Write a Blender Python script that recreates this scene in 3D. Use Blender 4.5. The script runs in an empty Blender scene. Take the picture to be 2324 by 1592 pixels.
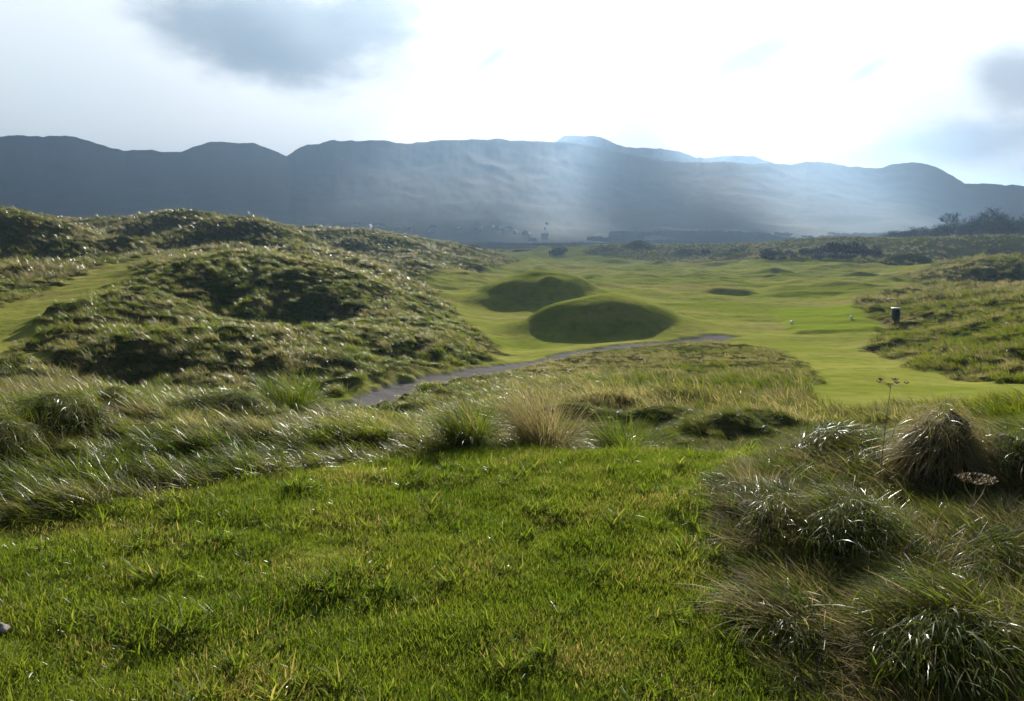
import bpy, bmesh, math, random
import numpy as np
from mathutils import Vector, Matrix

R = math.radians
rng = np.random.default_rng(11)
random.seed(5)
scene = bpy.context.scene
COL = scene.collection

# ------------------------------------------------------------------ camera model
FPX, CX, CY, HORIZON = 1825.0, 1162.0, 796.0, 550.0       # survey figures of the view, pixels of a 2324 wide picture
PITCH = math.atan((CY - HORIZON) / FPX)

def ray(x, y):
    a = (np.asarray(x, float) - CX) / FPX
    b = -(np.asarray(y, float) - CY) / FPX
    c, s = math.cos(PITCH), math.sin(PITCH)
    return a, c + b * s, -s + b * c                         # X right, Y ahead, Z up

def P(x, y, d):
    """point seen at (x, y) whose distance ahead is d metres"""
    a, f, u = ray(x, y)
    return (float(a / f * d), float(d), float(u / f * d))

# ------------------------------------------------------------------ noise
def _h(ix, iy, seed):
    n = (ix.astype(np.int64) * 374761393 + iy.astype(np.int64) * 668265263 + seed * 144665) & 0xffffffff
    n = ((n ^ (n >> 13)) * 1274126177) & 0xffffffff
    n = (n ^ (n >> 16)) & 0xffffffff
    return n

def perlin(x, y, seed=0):
    x = np.asarray(x, float); y = np.asarray(y, float)
    ix = np.floor(x); iy = np.floor(y); fx = x - ix; fy = y - iy
    u = fx * fx * fx * (fx * (fx * 6 - 15) + 10); v = fy * fy * fy * (fy * (fy * 6 - 15) + 10)
    def g(dx, dy):
        a = _h(ix + dx, iy + dy, seed) / 4294967296.0 * 6.2831853
        return np.cos(a) * (fx - dx) + np.sin(a) * (fy - dy)
    n0 = g(0, 0) * (1 - u) + g(1, 0) * u
    n1 = g(0, 1) * (1 - u) + g(1, 1) * u
    return (n0 * (1 - v) + n1 * v) * 1.5

def fbm(x, y, octs=4, seed=0, gain=.5):
    s = 0; a = 1; t = 0
    for i in range(octs):
        s = s + a * perlin(x * 2 ** i, y * 2 ** i, seed + i * 7); t += a; a *= gain
    return s / t

def sstep(a, b, x):
    t = np.clip((x - a) / (b - a), 0, 1); return t * t * (3 - 2 * t)

# ------------------------------------------------------------------ the lie of the land
CTRL = []
def c(*pts):
    for p in pts: CTRL.append(P(*p))
def cz(*pts):
    for p in pts: CTRL.append(p)
# tee bank in front of the camera
cz((0, .8, -1.6), (-.5, .8, -1.6), (.5, .8, -1.6), (0, 2, -1.6), (-1.2, 2, -1.6), (1.2, 2, -1.58), (-2, 3.4, -1.58), (0, 3.4, -1.6),
   (2, 3.4, -1.56), (-1.6, 4.6, -1.6), (0, 4.8, -1.62), (1.6, 4.8, -1.6), (3.2, 4.6, -1.56), (-3.4, 5, -1.5), (.1, 6.2, -1.66), (1.0, 6.3, -1.69), (2.1, 6.2, -1.66),
   (3.6, 6.4, -1.66), (4.8, 6.6, -1.64), (-1.2, 6.4, -1.66), (-4, 7, -1.52), (-2.6, 7.4, -1.6), (1.0, 8, -2.35), (2.4, 8, -2.25), (-.3, 8, -2.0))
c((-60, 905, 10), (60, 910, 10), (250, 912, 10), (450, 918, 9.6), (620, 928, 9), (780, 945, 8.2))
cz((-6.5, 15, -3.4), (-4, 15, -3.5), (-1.8, 14, -3.3), (-10, 20, -4.0), (-6, 20, -4.4), (-3.5, 19, -4.5))
# rough bank falling to the path
c((1250, 985, 10.5), (1450, 1000, 10.5), (1650, 1000, 10.5), (1450, 950, 14), (1700, 950, 14), (1400, 900, 19), (1620, 895, 19.5), (1520, 850, 27),
  (1740, 850, 26), (1480, 800, 37), (1700, 795, 38), (1640, 772, 45), (1200, 930, 14.5), (1230, 880, 22), (1300, 840, 29))
# path
c((830, 918, 25), (900, 890, 27.5), (1000, 862, 30), (1130, 835, 33.5), (1300, 800, 39), (1450, 784, 42.5), (1640, 766, 46))
# mown way on the right
c((1900, 960, 14), (1900, 900, 19.5), (2000, 850, 26), (1900, 800, 36.5), (2200, 890, 21), (2324, 905, 19), (2120, 935, 15.5), (2300, 930, 14))
# rough hill on the right
c((2050, 770, 44), (2150, 810, 33), (2250, 850, 26), (2324, 800, 29), (2324, 730, 41), (2324, 684, 52), (2150, 694, 56), (2000, 690, 63), (2220, 674, 66),
  (2150, 750, 45), (2200, 655, 82), (2324, 652, 80))
# valley floor and fairway
c((1700, 757, 49), (1300, 782, 45.2), (1150, 778, 47), (1600, 720, 58), (1750, 702, 65), (1900, 684, 72), (1600, 680, 74), (1700, 650, 95), (1500, 642, 105),
  (1900, 640, 102), (2060, 645, 100), (1650, 618, 145), (1900, 615, 150), (1350, 602, 185), (1650, 602, 185), (1300, 583, 285), (1600, 586, 260), (1120, 800, 40.5), (1100, 700, 68),
  (1050, 680, 76), (1000, 650, 94), (1100, 625, 128), (1400, 690, 66), (1250, 650, 90))
# left dune by the path
c((300, 874, 27), (600, 874, 27), (120, 840, 27), (750, 884, 27), (60, 800, 29), (40, 770, 32.5), (900, 860, 29.5), (1000, 835, 32.5))
c((160, 792, 29.2), (300, 786, 29.8), (450, 785, 30), (600, 788, 30), (800, 800, 32), (950, 808, 33.5))
c((300, 760, 33), (600, 756, 36), (850, 746, 40), (1000, 740, 43), (1080, 775, 42))
c((130, 735, 34), (205, 705, 36.5), (300, 674, 38.5), (400, 690, 39), (470, 722, 39), (300, 742, 34.8))
c((500, 722, 46), (620, 732, 46.5), (720, 730, 46.5), (790, 722, 46.5), (420, 700, 46))
c((360, 622, 52), (420, 606, 53), (500, 600, 53.5), (580, 602, 53.5), (650, 608, 53), (720, 624, 52), (790, 652, 51), (850, 680, 50), (930, 700, 52))
c((480, 590, 61), (640, 592, 63), (760, 615, 63), (870, 650, 62), (960, 690, 60))
# mown way over the left dune
c((0, 735, 36), (60, 710, 39), (140, 685, 42), (220, 655, 47), (290, 622, 54), (335, 600, 62), (350, 580, 76), (0, 650, 50), (100, 640, 52), (-150, 735, 36), (-150, 650, 50), (0, 603, 64), (150, 603, 64), (230, 600, 64))
# ridge with the dark hollow
c((560, 568, 83), (680, 571, 83), (770, 583, 79), (840, 608, 72), (640, 592, 77.5), (720, 603, 76), (800, 622, 70), (620, 600, 66), (450, 572, 80), (450, 590, 66))
# far left dunes
c((250, 522, 126), (310, 508, 126), (370, 494, 126), (440, 495, 126), (500, 503, 126), (300, 546, 117), (400, 540, 117), (470, 530, 116))
c((330, 552, 101), (400, 536, 101), (470, 522, 101), (560, 509, 101), (620, 520, 101), (690, 548, 100), (360, 567, 95), (470, 567, 95), (570, 566, 95), (630, 562, 95))
c((0, 500, 92), (60, 504, 92), (130, 516, 92), (200, 535, 92), (235, 550, 92), (0, 588, 83.5), (60, 588, 83.5), (130, 580, 84), (220, 574, 85), (0, 545, 88), (60, 545, 88))
c((160, 512, 140), (60, 498, 150), (280, 540, 89.5), (250, 572, 86), (310, 572, 86), (340, 572, 87))
c((700, 549, 122), (740, 546, 152), (800, 535, 152), (870, 544, 152), (960, 553, 172), (1050, 562, 195), (800, 573, 142), (870, 572, 142), (930, 578, 140), (1100, 572, 235),
  (750, 580, 120), (900, 598, 115), (1000, 612, 112), (850, 625, 90), (900, 640, 82), (1050, 600, 140), (1130, 590, 190))
# right distance
c((1740, 588, 182), (1900, 588, 182), (2000, 590, 180), (1800, 575, 200), (1950, 572, 205), (1800, 560, 262), (1860, 544, 275), (1950, 540, 275), (2050, 545, 275), (2000, 562, 240), (1780, 572, 240),
  (2080, 550, 238), (2150, 545, 238), (2230, 543, 238), (2324, 541, 238), (2070, 583, 219), (2150, 584, 219), (2250, 587, 219), (2324, 587, 219), (2150, 600, 160), (2324, 603, 150))
c((2170, 622, 112), (2220, 612, 112), (2290, 606, 112), (2324, 603, 112), (2160, 645, 105), (2220, 649, 105.5), (2290, 650, 105.5), (2324, 650, 105.5), (2080, 620, 128))
c((2080, 545, 300), (2200, 543, 300), (2324, 543, 300), (2150, 546, 265), (2324, 545, 265), (1900, 545, 320), (2080, 543, 340), (2324, 541, 350), (1400, 557, 360), (1500, 558, 330), (1250, 566, 360), (1340, 565, 300))
for a in (-38, -30, -20, -10, 0, 10, 20, 30, 38):
    cz((math.tan(R(a)) * 480, 480, -4.5), (math.tan(R(a)) * 700, 700, -5.5))
for a in (-40, -25, 0, 25, 40):
    cz((math.tan(R(a)) * .5, .5, -1.6))

def uv_of(X, Y):
    r = np.hypot(X, Y)
    return np.clip(np.arctan2(X, Y), R(-40), R(40)), np.log(np.clip(r, .5, 720))

VK = .55
def _tps_fit():
    A = np.array(CTRL); u, v = uv_of(A[:, 0], A[:, 1]); v = v * VK
    n = len(A)
    d2 = (u[:, None] - u[None]) ** 2 + (v[:, None] - v[None]) ** 2
    K = .5 * d2 * np.log(d2 + 1e-12)
    Q = np.c_[np.ones(n), u, v]
    M = np.zeros((n + 3, n + 3)); M[:n, :n] = K + np.eye(n) * 2e-5; M[:n, n:] = Q; M[n:, :n] = Q.T
    w = np.linalg.solve(M, np.r_[A[:, 2], 0, 0, 0])
    return u, v, w
_TU, _TV, _TW = _tps_fit()

def tps(X, Y):
    X = np.asarray(X, float).ravel(); Y = np.asarray(Y, float).ravel()
    out = np.empty_like(X); n = len(_TU)
    for i in range(0, len(X), 20000):
        u, v = uv_of(X[i:i + 20000], Y[i:i + 20000]); v = v * VK
        d2 = (u[:, None] - _TU[None]) ** 2 + (v[:, None] - _TV[None]) ** 2
        out[i:i + 20000] = (.5 * d2 * np.log(d2 + 1e-12)) @ _TW[:n] + _TW[n] + _TW[n + 1] * u + _TW[n + 2] * v
    return out

def bump(X, Y, cx, cy, rx, ry, h, rot=0, p=1.0):
    c_, s_ = math.cos(rot), math.sin(rot)
    dx, dy = X - cx, Y - cy
    a = (dx * c_ + dy * s_) / rx; b = (-dx * s_ + dy * c_) / ry
    q = np.sqrt(a * a + b * b)
    return h * (.5 + .5 * np.cos(np.clip(q, 0, 1) * math.pi)) ** p

def dome(X, Y, cx, cy, rx, ry, h, rot=0, p=1.35):
    """a rounded hill, gentle on top and steeper low down"""
    c_, s_ = math.cos(rot), math.sin(rot); dx, dy = X - cx, Y - cy
    q = np.sqrt(((dx * c_ + dy * s_) / rx) ** 2 + ((-dx * s_ + dy * c_) / ry) ** 2)
    return h * (.5 + .5 * np.cos(math.pi * np.clip(q, 0, 1) ** p))

def pxy(x, y, d): q = P(x, y, d); return q[0], q[1]

def faced_hill(X, Y, cx, cy, rx, ry, h, sx, sy, face, k=5.0):
    """a low ridged hill whose front has been left as a steep rounded bank"""
    dx, dy = X - cx, Y - cy
    body = h - np.sqrt((sx * dx) ** 2 + (np.where(dy > 0, .34, sy) * dy) ** 2 + .03)
    bank = face * ry * (1 - np.sqrt((dx / rx) ** 2 + (dy / np.where(dy > 0, ry * 1.5, ry)) ** 2 + .002))
    m = -np.log(np.exp(-k * np.clip(body, -3, 9)) + np.exp(-k * np.clip(bank, -3, 9))) / k
    return np.log1p(np.exp(np.clip(m, -3, 9) * 6.0)) / 6.0

def mounds(X, Y):
    near = (Y > 30) & (Y < 100)
    z = np.zeros_like(X); x, y = X[near], Y[near]
    def apron(cx, cy, h, sx, sy):
        m = h - np.sqrt((sx * (x - cx)) ** 2 + (sy * (y - cy)) ** 2 + .02)
        return np.log1p(np.exp(np.clip(m, -3, 9) * 5.0)) / 5.0
    cx, cy = pxy(1368, 700, 52.2); q = faced_hill(x, y, cx, cy, 6.0, 5.9, 2.62, .27, .16, .80)
    q = np.maximum(q, apron(cx, cy, 1.95, .24, .31))
    cx, cy = pxy(1225, 700, 51.0); q = q + bump(x, y, cx, cy, 4.6, 2.8, .35, R(10))
    cx, cy = pxy(1218, 620, 73.5); b = faced_hill(x, y, cx, cy, 7.2, 6.6, 3.0, .24, .20, .72)
    b = np.maximum(b, apron(cx, cy, 2.3, .23, .31))
    cx, cy = pxy(1236, 650, 69.0); b = b + bump(x, y, cx, cy, 1.3, 3.2, .6, R(-30))
    cx, cy = pxy(1130, 650, 69.5); b = b + bump(x, y, cx, cy, 4.0, 4.0, .4, R(14))
    z[near] = q + b
    cx, cy = pxy(570, 700, 47.4); z = z + bump(X, Y, cx, cy, 1.8, 3.2, .8, R(15))
    cx, cy = pxy(715, 690, 48.5); z = z + bump(X, Y, cx, cy, 1.2, 2.4, .5, R(-10))
    cx, cy = pxy(455, 690, 47.5); z = z + bump(X, Y, cx, cy, 1.3, 2.6, .6, R(10))
    # hump lying across the fairway, the raised teeing ground, low swells
    cx, cy = pxy(1665, 668, 84); z = z + bump(X, Y, cx, cy, 4.4, 2.2, .75, R(4))
    cx, cy = pxy(1560, 690, 73); z = z + bump(X, Y, cx, cy, 4.2, 2.4, .35)
    for x, y, d, rx, ry, h in ((1450, 630, 128, 7, 2.6, .8), (1760, 625, 135, 8, 2.8, .9), (1620, 605, 185, 10, 3.4, 1.2), (1500, 600, 205, 9, 3.4, 1.2), (1680, 597, 210, 8, 3.2, 1.5), (1400, 590, 240, 9, 4, 1.5),
                               (1560, 572, 272, 9, 4, 2.4), (1450, 563, 300, 10, 4.4, 3.0), (1370, 566, 290, 6, 3.5, 1.9), (1230, 570, 330, 6, 4, 1.4), (1650, 582, 240, 10, 4, 2.2), (1960, 628, 125, 6, 2.2, .8),
                               (2060, 600, 165, 10, 4, 1.6), (1940, 655, 90, 5, 2, .45), (1780, 672, 80, 6, 2.2, .4), (1080, 572, 250, 8, 4, 2.0)):
        cx, cy = pxy(x, y, d); z = z + bump(X, Y, cx, cy, rx, ry, h, R(8))
    cx, cy = pxy(1860, 645, 98); z = z + bump(X, Y, cx, cy, 9, 3.2, .55, R(6))
    return z

def hump(X, Y):
    """tussocky bank by the camera's right hand and the hummocks on its left"""
    z = 0
    for x, y, d, rx, ry, h in ((1700, 1150, 4.45, .45, .35, .16), (1850, 1220, 4.05, .5, .32, .2), (1990, 1240, 3.85, .4, .3, .14), (1820, 1400, 3.2, .28, .22, .1), (2150, 1470, 2.95, .5, .25, .16),
                               (2030, 1350, 3.4, .35, .25, .12), (2140, 1100, 5.1, .8, .55, .16), (2300, 1100, 5.0, .6, .4, .12), (1900, 1050, 5.6, .55, .4, .12), (2250, 1250, 4.0, .5, .35, .12),
                               (150, 1060, 6.3, .7, .45, .2), (20, 1090, 5.6, .5, .4, .18), (280, 990, 7.2, .4, .3, .12), (560, 975, 7.6, .7, .4, .15), (370, 1090, 5.9, .5, .4, .06),
                               (800, 1010, 6.7, .6, .4, .1), (1500, 965, 12.6, 1.1, .8, .45), (1640, 985, 11.4, .9, .6, .4), (1400, 945, 14.5, 1.0, .8, .4), (1730, 960, 12.8, .8, .6, .35), (1560, 925, 16, 1.2, .8, .4), (1290, 960, 12.5, .8, .6, .35)):
        cx, cy = pxy(x, y, d); z = z + bump(X, Y, cx, cy, rx * 1.25, ry * 1.25, h * (.76 if cx > .8 else .62))
    return z

TEE = [pxy(1800, 756, 48.3), pxy(2006, 756, 48.3), pxy(1935, 702, 64), pxy(1750, 702, 64)]

def sdf_poly(X, Y, poly):
    """signed distance, negative inside"""
    V = np.asarray(poly, float); d = np.full(X.shape, 1e9); inside = np.zeros(X.shape, bool)
    n = len(V)
    for i in range(n):
        x1, y1 = V[i]; x2, y2 = V[(i + 1) % n]
        ex, ey = x2 - x1, y2 - y1
        t = np.clip(((X - x1) * ex + (Y - y1) * ey) / (ex * ex + ey * ey + 1e-12), 0, 1)
        d = np.minimum(d, np.hypot(X - x1 - t * ex, Y - y1 - t * ey))
        cnd = ((y1 > Y) != (y2 > Y)) & (X < (x2 - x1) * (Y - y1) / ((y2 - y1) if y2 != y1 else 1e-9) + x1)
        inside ^= cnd
    return np.where(inside, -d, d)

def dist_line(X, Y, pts):
    d = np.full(X.shape, 1e9)
    for (x1, y1), (x2, y2) in zip(pts[:-1], pts[1:]):
        ex, ey = x2 - x1, y2 - y1
        t = np.clip(((X - x1) * ex + (Y - y1) * ey) / (ex * ex + ey * ey), 0, 1)
        d = np.minimum(d, np.hypot(X - x1 - t * ex, Y - y1 - t * ey))
    return d

# outlines on the ground: (x, y, distance) each
LAWN = [pxy(*q) for q in ((-900, 1900, 2.0), (-560, 1420, 3.0), (-200, 1290, 3.75), (0, 1238, 4.1), (250, 1180, 4.55), (520, 1110, 5.2), (780, 1060, 5.75), (960, 1035, 6.1), (1080, 1010, 6.45),
        (1200, 985, 6.9), (1450, 990, 6.9), (1700, 1000, 6.8), (1840, 1008, 6.5), (1830, 1055, 5.9), (1720, 1085, 5.5), (1640, 1120, 5.0), (1625, 1200, 4.4), (1650, 1270, 3.95), (1740, 1330, 3.5), (1750, 1420, 3.05),
        (1780, 1500, 2.75), (1880, 1560, 2.55), (2100, 1640, 2.3), (2300, 1900, 1.7))] + [(3.0, .6), (-3.0, .6)]
FAIRWAY = [pxy(*q) for q in ((1110, 806, 38), (1150, 800, 40), (1110, 770, 44.5), (1050, 722, 55), (990, 672, 73), (950, 648, 86), (985, 628, 106), (1130, 606, 145), (1180, 592, 200), (1120, 574, 300), (1200, 571, 340),
        (1480, 572, 320), (1540, 583, 260), (1640, 590, 225), (1760, 594, 172), (1980, 597, 165), (2130, 605, 150), (2070, 625, 120), (2090, 655, 95), (2050, 672, 82), (1935, 690, 69), (1950, 712, 60),
        (2010, 752, 50), (1990, 775, 44.5), (1960, 800, 38.5), (2080, 840, 29), (2200, 868, 24.3), (2340, 880, 22.5), (2500, 890, 21), (2500, 935, 15.5), (2324, 930, 15.5), (2100, 925, 16), (1990, 925, 16.3), (1870, 935, 15.8),
        (1840, 900, 19), (1850, 860, 24.5), (1820, 828, 29.5), (1770, 795, 37), (1640, 774, 43.5), (1500, 785, 42), (1320, 806, 38), (1160, 838, 33))]
LEFTWAY = [pxy(*q) for q in ((-250, 800, 29), (60, 812, 28), (88, 790, 30), (108, 745, 34.5), (170, 712, 38.5), (270, 650, 47.5), (345, 605, 61), (400, 580, 76), (390, 572, 84), (330, 573, 84), (300, 590, 70),
        (200, 615, 58), (120, 650, 49), (0, 690, 42), (-200, 700, 40))]
PATH = [pxy(*q) for q in ((700, 950, 22.5), (830, 918, 25), (900, 890, 27.5), (1000, 862, 30), (1130, 835, 33.5), (1300, 800, 39), (1450, 784, 42.5), (1560, 774, 44.5), (1640, 766, 46.5))]
FARROUGH = [pxy(*q) for q in ((1330, 575, 285), (1500, 583, 250), (1640, 594, 205), (1720, 600, 188), (1720, 580, 215), (1500, 566, 320), (1350, 566, 330))]
SHAGGY = [pxy(*q) for q in ((2090, 625, 122), (2180, 655, 93), (2324, 662, 88), (2600, 660, 90), (2600, 600, 150), (2324, 600, 150))]

def height(X, Y, detail=True):
    sh = np.shape(X); X = np.asarray(X, float).ravel(); Y = np.asarray(Y, float).ravel()
    r = np.hypot(X, Y)
    z = tps(X, Y) + mounds(X, Y) + hump(X, Y)
    z = z + .16 * (1 - sstep(-.5, .25, sdf_poly(X, Y, TEE)))
    m = masks(X, Y)
    rough, path = m['rough'], m['path']
    z = z - .10 * path
    if detail:
        far = sstep(60, 95, r) * (1 - sstep(330, 420, r))
        z = z + far * (1 - .5 * rough) * (.85 * fbm(X / 10 + 3, Y / 6, 3, 5) + .55 * np.maximum(0, fbm(X / 7, Y / 9 + 7, 3, 9) - .05) * sstep(85, 120, r) * 2)   # swells of the fairway
        z = z + (1 - rough) * sstep(30, 45, r) * (1 - sstep(60, 90, r)) * .2 * fbm(X / 7, Y / 5, 2, 11)
        z = z + (1 - rough) * sstep(46, 60, r) * (1 - sstep(150, 200, r)) * .15 * fbm(X / 3.6, Y / 2.2, 2, 13)
        mid = sstep(9, 24, r) * (1 - sstep(380, 480, r))
        calm = 1 - .75 * sstep(-3.5, -1.0, X - .02 * (Y - 20)) * (1 - sstep(46, 56, r)) * (1 - sstep(11, 14, X))
        z = z + rough * mid * (.72 * (1 - .5 * sstep(170, 220, r)) * calm * fbm(X / 6.0, Y / 5.0, 3, 21) + .9 * sstep(70, 120, r) * (1 - .65 * sstep(170, 220, r)) * fbm(X / 14, Y / 11, 3, 23))
        bl = 1 - np.abs(perlin(X / 1.5 + .3 * perlin(X, Y, 3), Y / 1.2, 31)) * 2
        z = z + rough * mid * (.07 + .15 * calm) * bl
        near = rough * (1 - sstep(14, 30, r))
        z = z + near * (.10 * fbm(X / .85, Y / .6, 3, 41))
        z = z + (1 - rough) * (1 - sstep(8, 20, r)) * (.034 * fbm(X / .6, Y / .35, 3, 43))
        z = z + .02 * fbm(X / .9, Y / .9, 2, 47) * sstep(8, 20, r)
    return z.reshape(sh)

def masks(X, Y):
    r = np.hypot(X, Y)
    wob = (.35 * perlin(X / 1.7, Y / 1.7, 61) + .2 * perlin(X / .6, Y / .6, 62)) * np.clip(r / 20, .35, 1.6)
    dl = sdf_poly(X, Y, LAWN) + .35 * wob
    df = sdf_poly(X, Y, FAIRWAY) + wob
    dw = sdf_poly(X, Y, LEFTWAY) + 2.2 * wob
    dp = dist_line(X, Y, PATH) - .85 + .3 * wob + .25 * perlin(X / .5, Y / .5, 66)
    dr = np.minimum(sdf_poly(X, Y, FARROUGH), sdf_poly(X, Y, SHAGGY)) + 2.5 * wob
    w = np.clip(r * .012, .08, 1.5)
    lawn = 1 - sstep(-w, w, dl)
    fair = 1 - sstep(-w, w, np.minimum(df, dw))
    fair = np.maximum(fair, (1 - sstep(.1, .9, dp)) * .9)
    fair = fair * sstep(-w, w * 2, dr)
    path = 1 - sstep(-.12, .12, dp)
    tee = 1 - sstep(-.5, .5, sdf_poly(X, Y, TEE) + 1.2 * wob)
    mown = np.clip(np.maximum(lawn, fair), 0, 1)
    return dict(rough=(1 - mown) * (1 - path), path=path, tee=tee, lawn=lawn, fair=fair)
FAST_GRID = False
# ------------------------------------------------------------------ mesh helpers
def mesh_from(name, V, F, smooth=True):
    """V (n,3); F (m,k) integer array of equal sized faces"""
    me = bpy.data.meshes.new(name)
    V = np.asarray(V, np.float32); F = np.asarray(F, np.int32)
    me.vertices.add(len(V)); me.vertices.foreach_set('co', V.ravel())
    k = F.shape[1]
    me.loops.add(F.size); me.loops.foreach_set('vertex_index', F.ravel())
    me.polygons.add(len(F)); me.polygons.foreach_set('loop_start', np.arange(0, F.size, k, dtype=np.int32))
    me.polygons.foreach_set('use_smooth', np.full(len(F), smooth))
    me.update(calc_edges=True)
    return me

def add_attr(me, name, data, typ='FLOAT', dom='POINT'):
    a = me.attributes.new(name, typ, dom)
    a.data.foreach_set('vector' if typ == 'FLOAT_VECTOR' else 'value', np.asarray(data, np.int32 if typ == 'INT' else np.float32).ravel())

def link(name, me, mat=None, parent=None):
    o = bpy.data.objects.new(name, me); COL.objects.link(o)
    if mat is not None and not me.materials: me.materials.append(mat)
    if parent is not None: o.parent = parent
    return o

def tag(o, label=None, cat=None, group=None, kind=None):
    if label: o['label'] = label
    if cat: o['category'] = cat
    if group: o['group'] = group
    if kind: o['kind'] = kind
    return o

def empty(name, loc, rz=0, **kw):
    o = bpy.data.objects.new(name, None); COL.objects.link(o)
    o.location = loc; o.rotation_euler = (0, 0, rz); o.empty_display_size = .3
    tag(o, **kw); return o

# ------------------------------------------------------------------ ground sheet
def spaced(a, b, step):
    return np.exp(np.linspace(math.log(a), math.log(b), max(2, int(math.log(b / a) / step)), endpoint=False))
RR = np.r_[spaced(.5, 16, .0075), spaced(16, 140, .0042), spaced(140, 420, .007), spaced(420, 9500, .06), [9500]]
TH = np.r_[np.linspace(R(-85), R(-38), 60, endpoint=False), np.linspace(R(-38), R(38), 480 if not FAST_GRID else 240, endpoint=False), np.linspace(R(38), R(85), 61)]
if FAST_GRID: RR = RR[::2]
GT, GR = np.meshgrid(TH, RR)
GX, GY = GR * np.sin(GT), GR * np.cos(GT)
GZ = height(GX, GY)
GM = {k: v.reshape(GX.shape) for k, v in masks(GX.ravel(), GY.ravel()).items()}

def ground_z(X, Y, field=None):
    f = GZ if field is None else field
    t = np.interp(np.arctan2(X, Y), TH, np.arange(len(TH)))
    r = np.interp(np.log(np.hypot(X, Y)), np.log(RR), np.arange(len(RR)))
    i0 = np.clip(r.astype(int), 0, len(RR) - 2); j0 = np.clip(t.astype(int), 0, len(TH) - 2)
    a, b = r - i0, t - j0
    return (f[i0, j0] * (1 - a) * (1 - b) + f[i0 + 1, j0] * a * (1 - b) + f[i0, j0 + 1] * (1 - a) * b + f[i0 + 1, j0 + 1] * a * b)

def gz(x, y): return float(ground_z(np.array([x]), np.array([y]))[0])

nr, nt = GX.shape
idx = np.arange(nr * nt).reshape(nr, nt)
F = np.stack([idx[:-1, :-1], idx[:-1, 1:], idx[1:, 1:], idx[1:, :-1]], -1).reshape(-1, 4)
gme = mesh_from('ground', np.stack([GX, GY, GZ], -1).reshape(-1, 3), F[:, ::-1])
for k in ('rough', 'path', 'tee', 'lawn'): add_attr(gme, k, GM[k])
# ------------------------------------------------------------------ node helpers
class NT:
    def __init__(s, tree): s.t = tree; s.n = tree.nodes; s.l = tree.links
    def new(s, typ, **kw):
        n = s.n.new(typ)
        for k, v in kw.items(): setattr(n, k, v)
        return n
    def put(s, sock, v):
        if v is None: return
        if isinstance(v, bpy.types.NodeSocket): s.l.new(v, sock)
        else: sock.default_value = v
    def math(s, op, a, b=None, c_=None, clamp=False):
        n = s.new('ShaderNodeMath', operation=op, use_clamp=clamp)
        s.put(n.inputs[0], a); s.put(n.inputs[1], b); s.put(n.inputs[2], c_); return n.outputs[0]
    def mix(s, f, a, b):
        n = s.new('ShaderNodeMix', data_type='RGBA'); s.put(n.inputs[0], f); s.put(n.inputs[6], a); s.put(n.inputs[7], b); return n.outputs[2]
    def smooth(s, a, b, x):
        n = s.new('ShaderNodeMapRange', interpolation_type='SMOOTHSTEP'); s.put(n.inputs[0], x); n.inputs[1].default_value = a; n.inputs[2].default_value = b; return n.outputs[0]
    def noise(s, vec, scale, detail=3, rough=.5, dim='3D', dist=0.):
        n = s.new('ShaderNodeTexNoise', noise_dimensions=dim); s.put(n.inputs['Vector'], vec)
        n.inputs['Scale'].default_value = scale; n.inputs['Detail'].default_value = detail; n.inputs['Roughness'].default_value = rough; n.inputs['Distortion'].default_value = dist
        return n.outputs['Fac']
    def attr(s, name, typ='GEOMETRY'):
        n = s.new('ShaderNodeAttribute', attribute_name=name, attribute_type=typ); return n.outputs['Fac']
    def pos(s): return s.new('ShaderNodeNewGeometry').outputs['Position']
    def scaled(s, vec, sc):
        n = s.new('ShaderNodeMapping'); s.put(n.inputs['Vector'], vec); n.inputs['Scale'].default_value = sc; return n.outputs[0]

def rgb(*v): return (v[0], v[1], v[2], 1.0)

def material(name, build):
    m = bpy.data.materials.new(name); m.use_nodes = True
    t = NT(m.node_tree); p = m.node_tree.nodes['Principled BSDF']; build(t, p, m.node_tree.nodes['Material Output'])
    return m

def simple(name, col, rough=.6, var=.25, scale=8, metal=0., spec=.4):
    def b(t, p, o):
        f = t.noise(t.new('ShaderNodeTexCoord').outputs['Object'], scale, 4)
        d = [x * (1 - var) for x in col]; l = [x * (1 + var) for x in col]
        t.put(p.inputs['Base Color'], t.mix(t.smooth(.3, .7, f), rgb(*d), rgb(*l)))
        p.inputs['Roughness'].default_value = rough; p.inputs['Metallic'].default_value = metal; p.inputs['Specular IOR Level'].default_value = spec
    return material(name, b)

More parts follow.
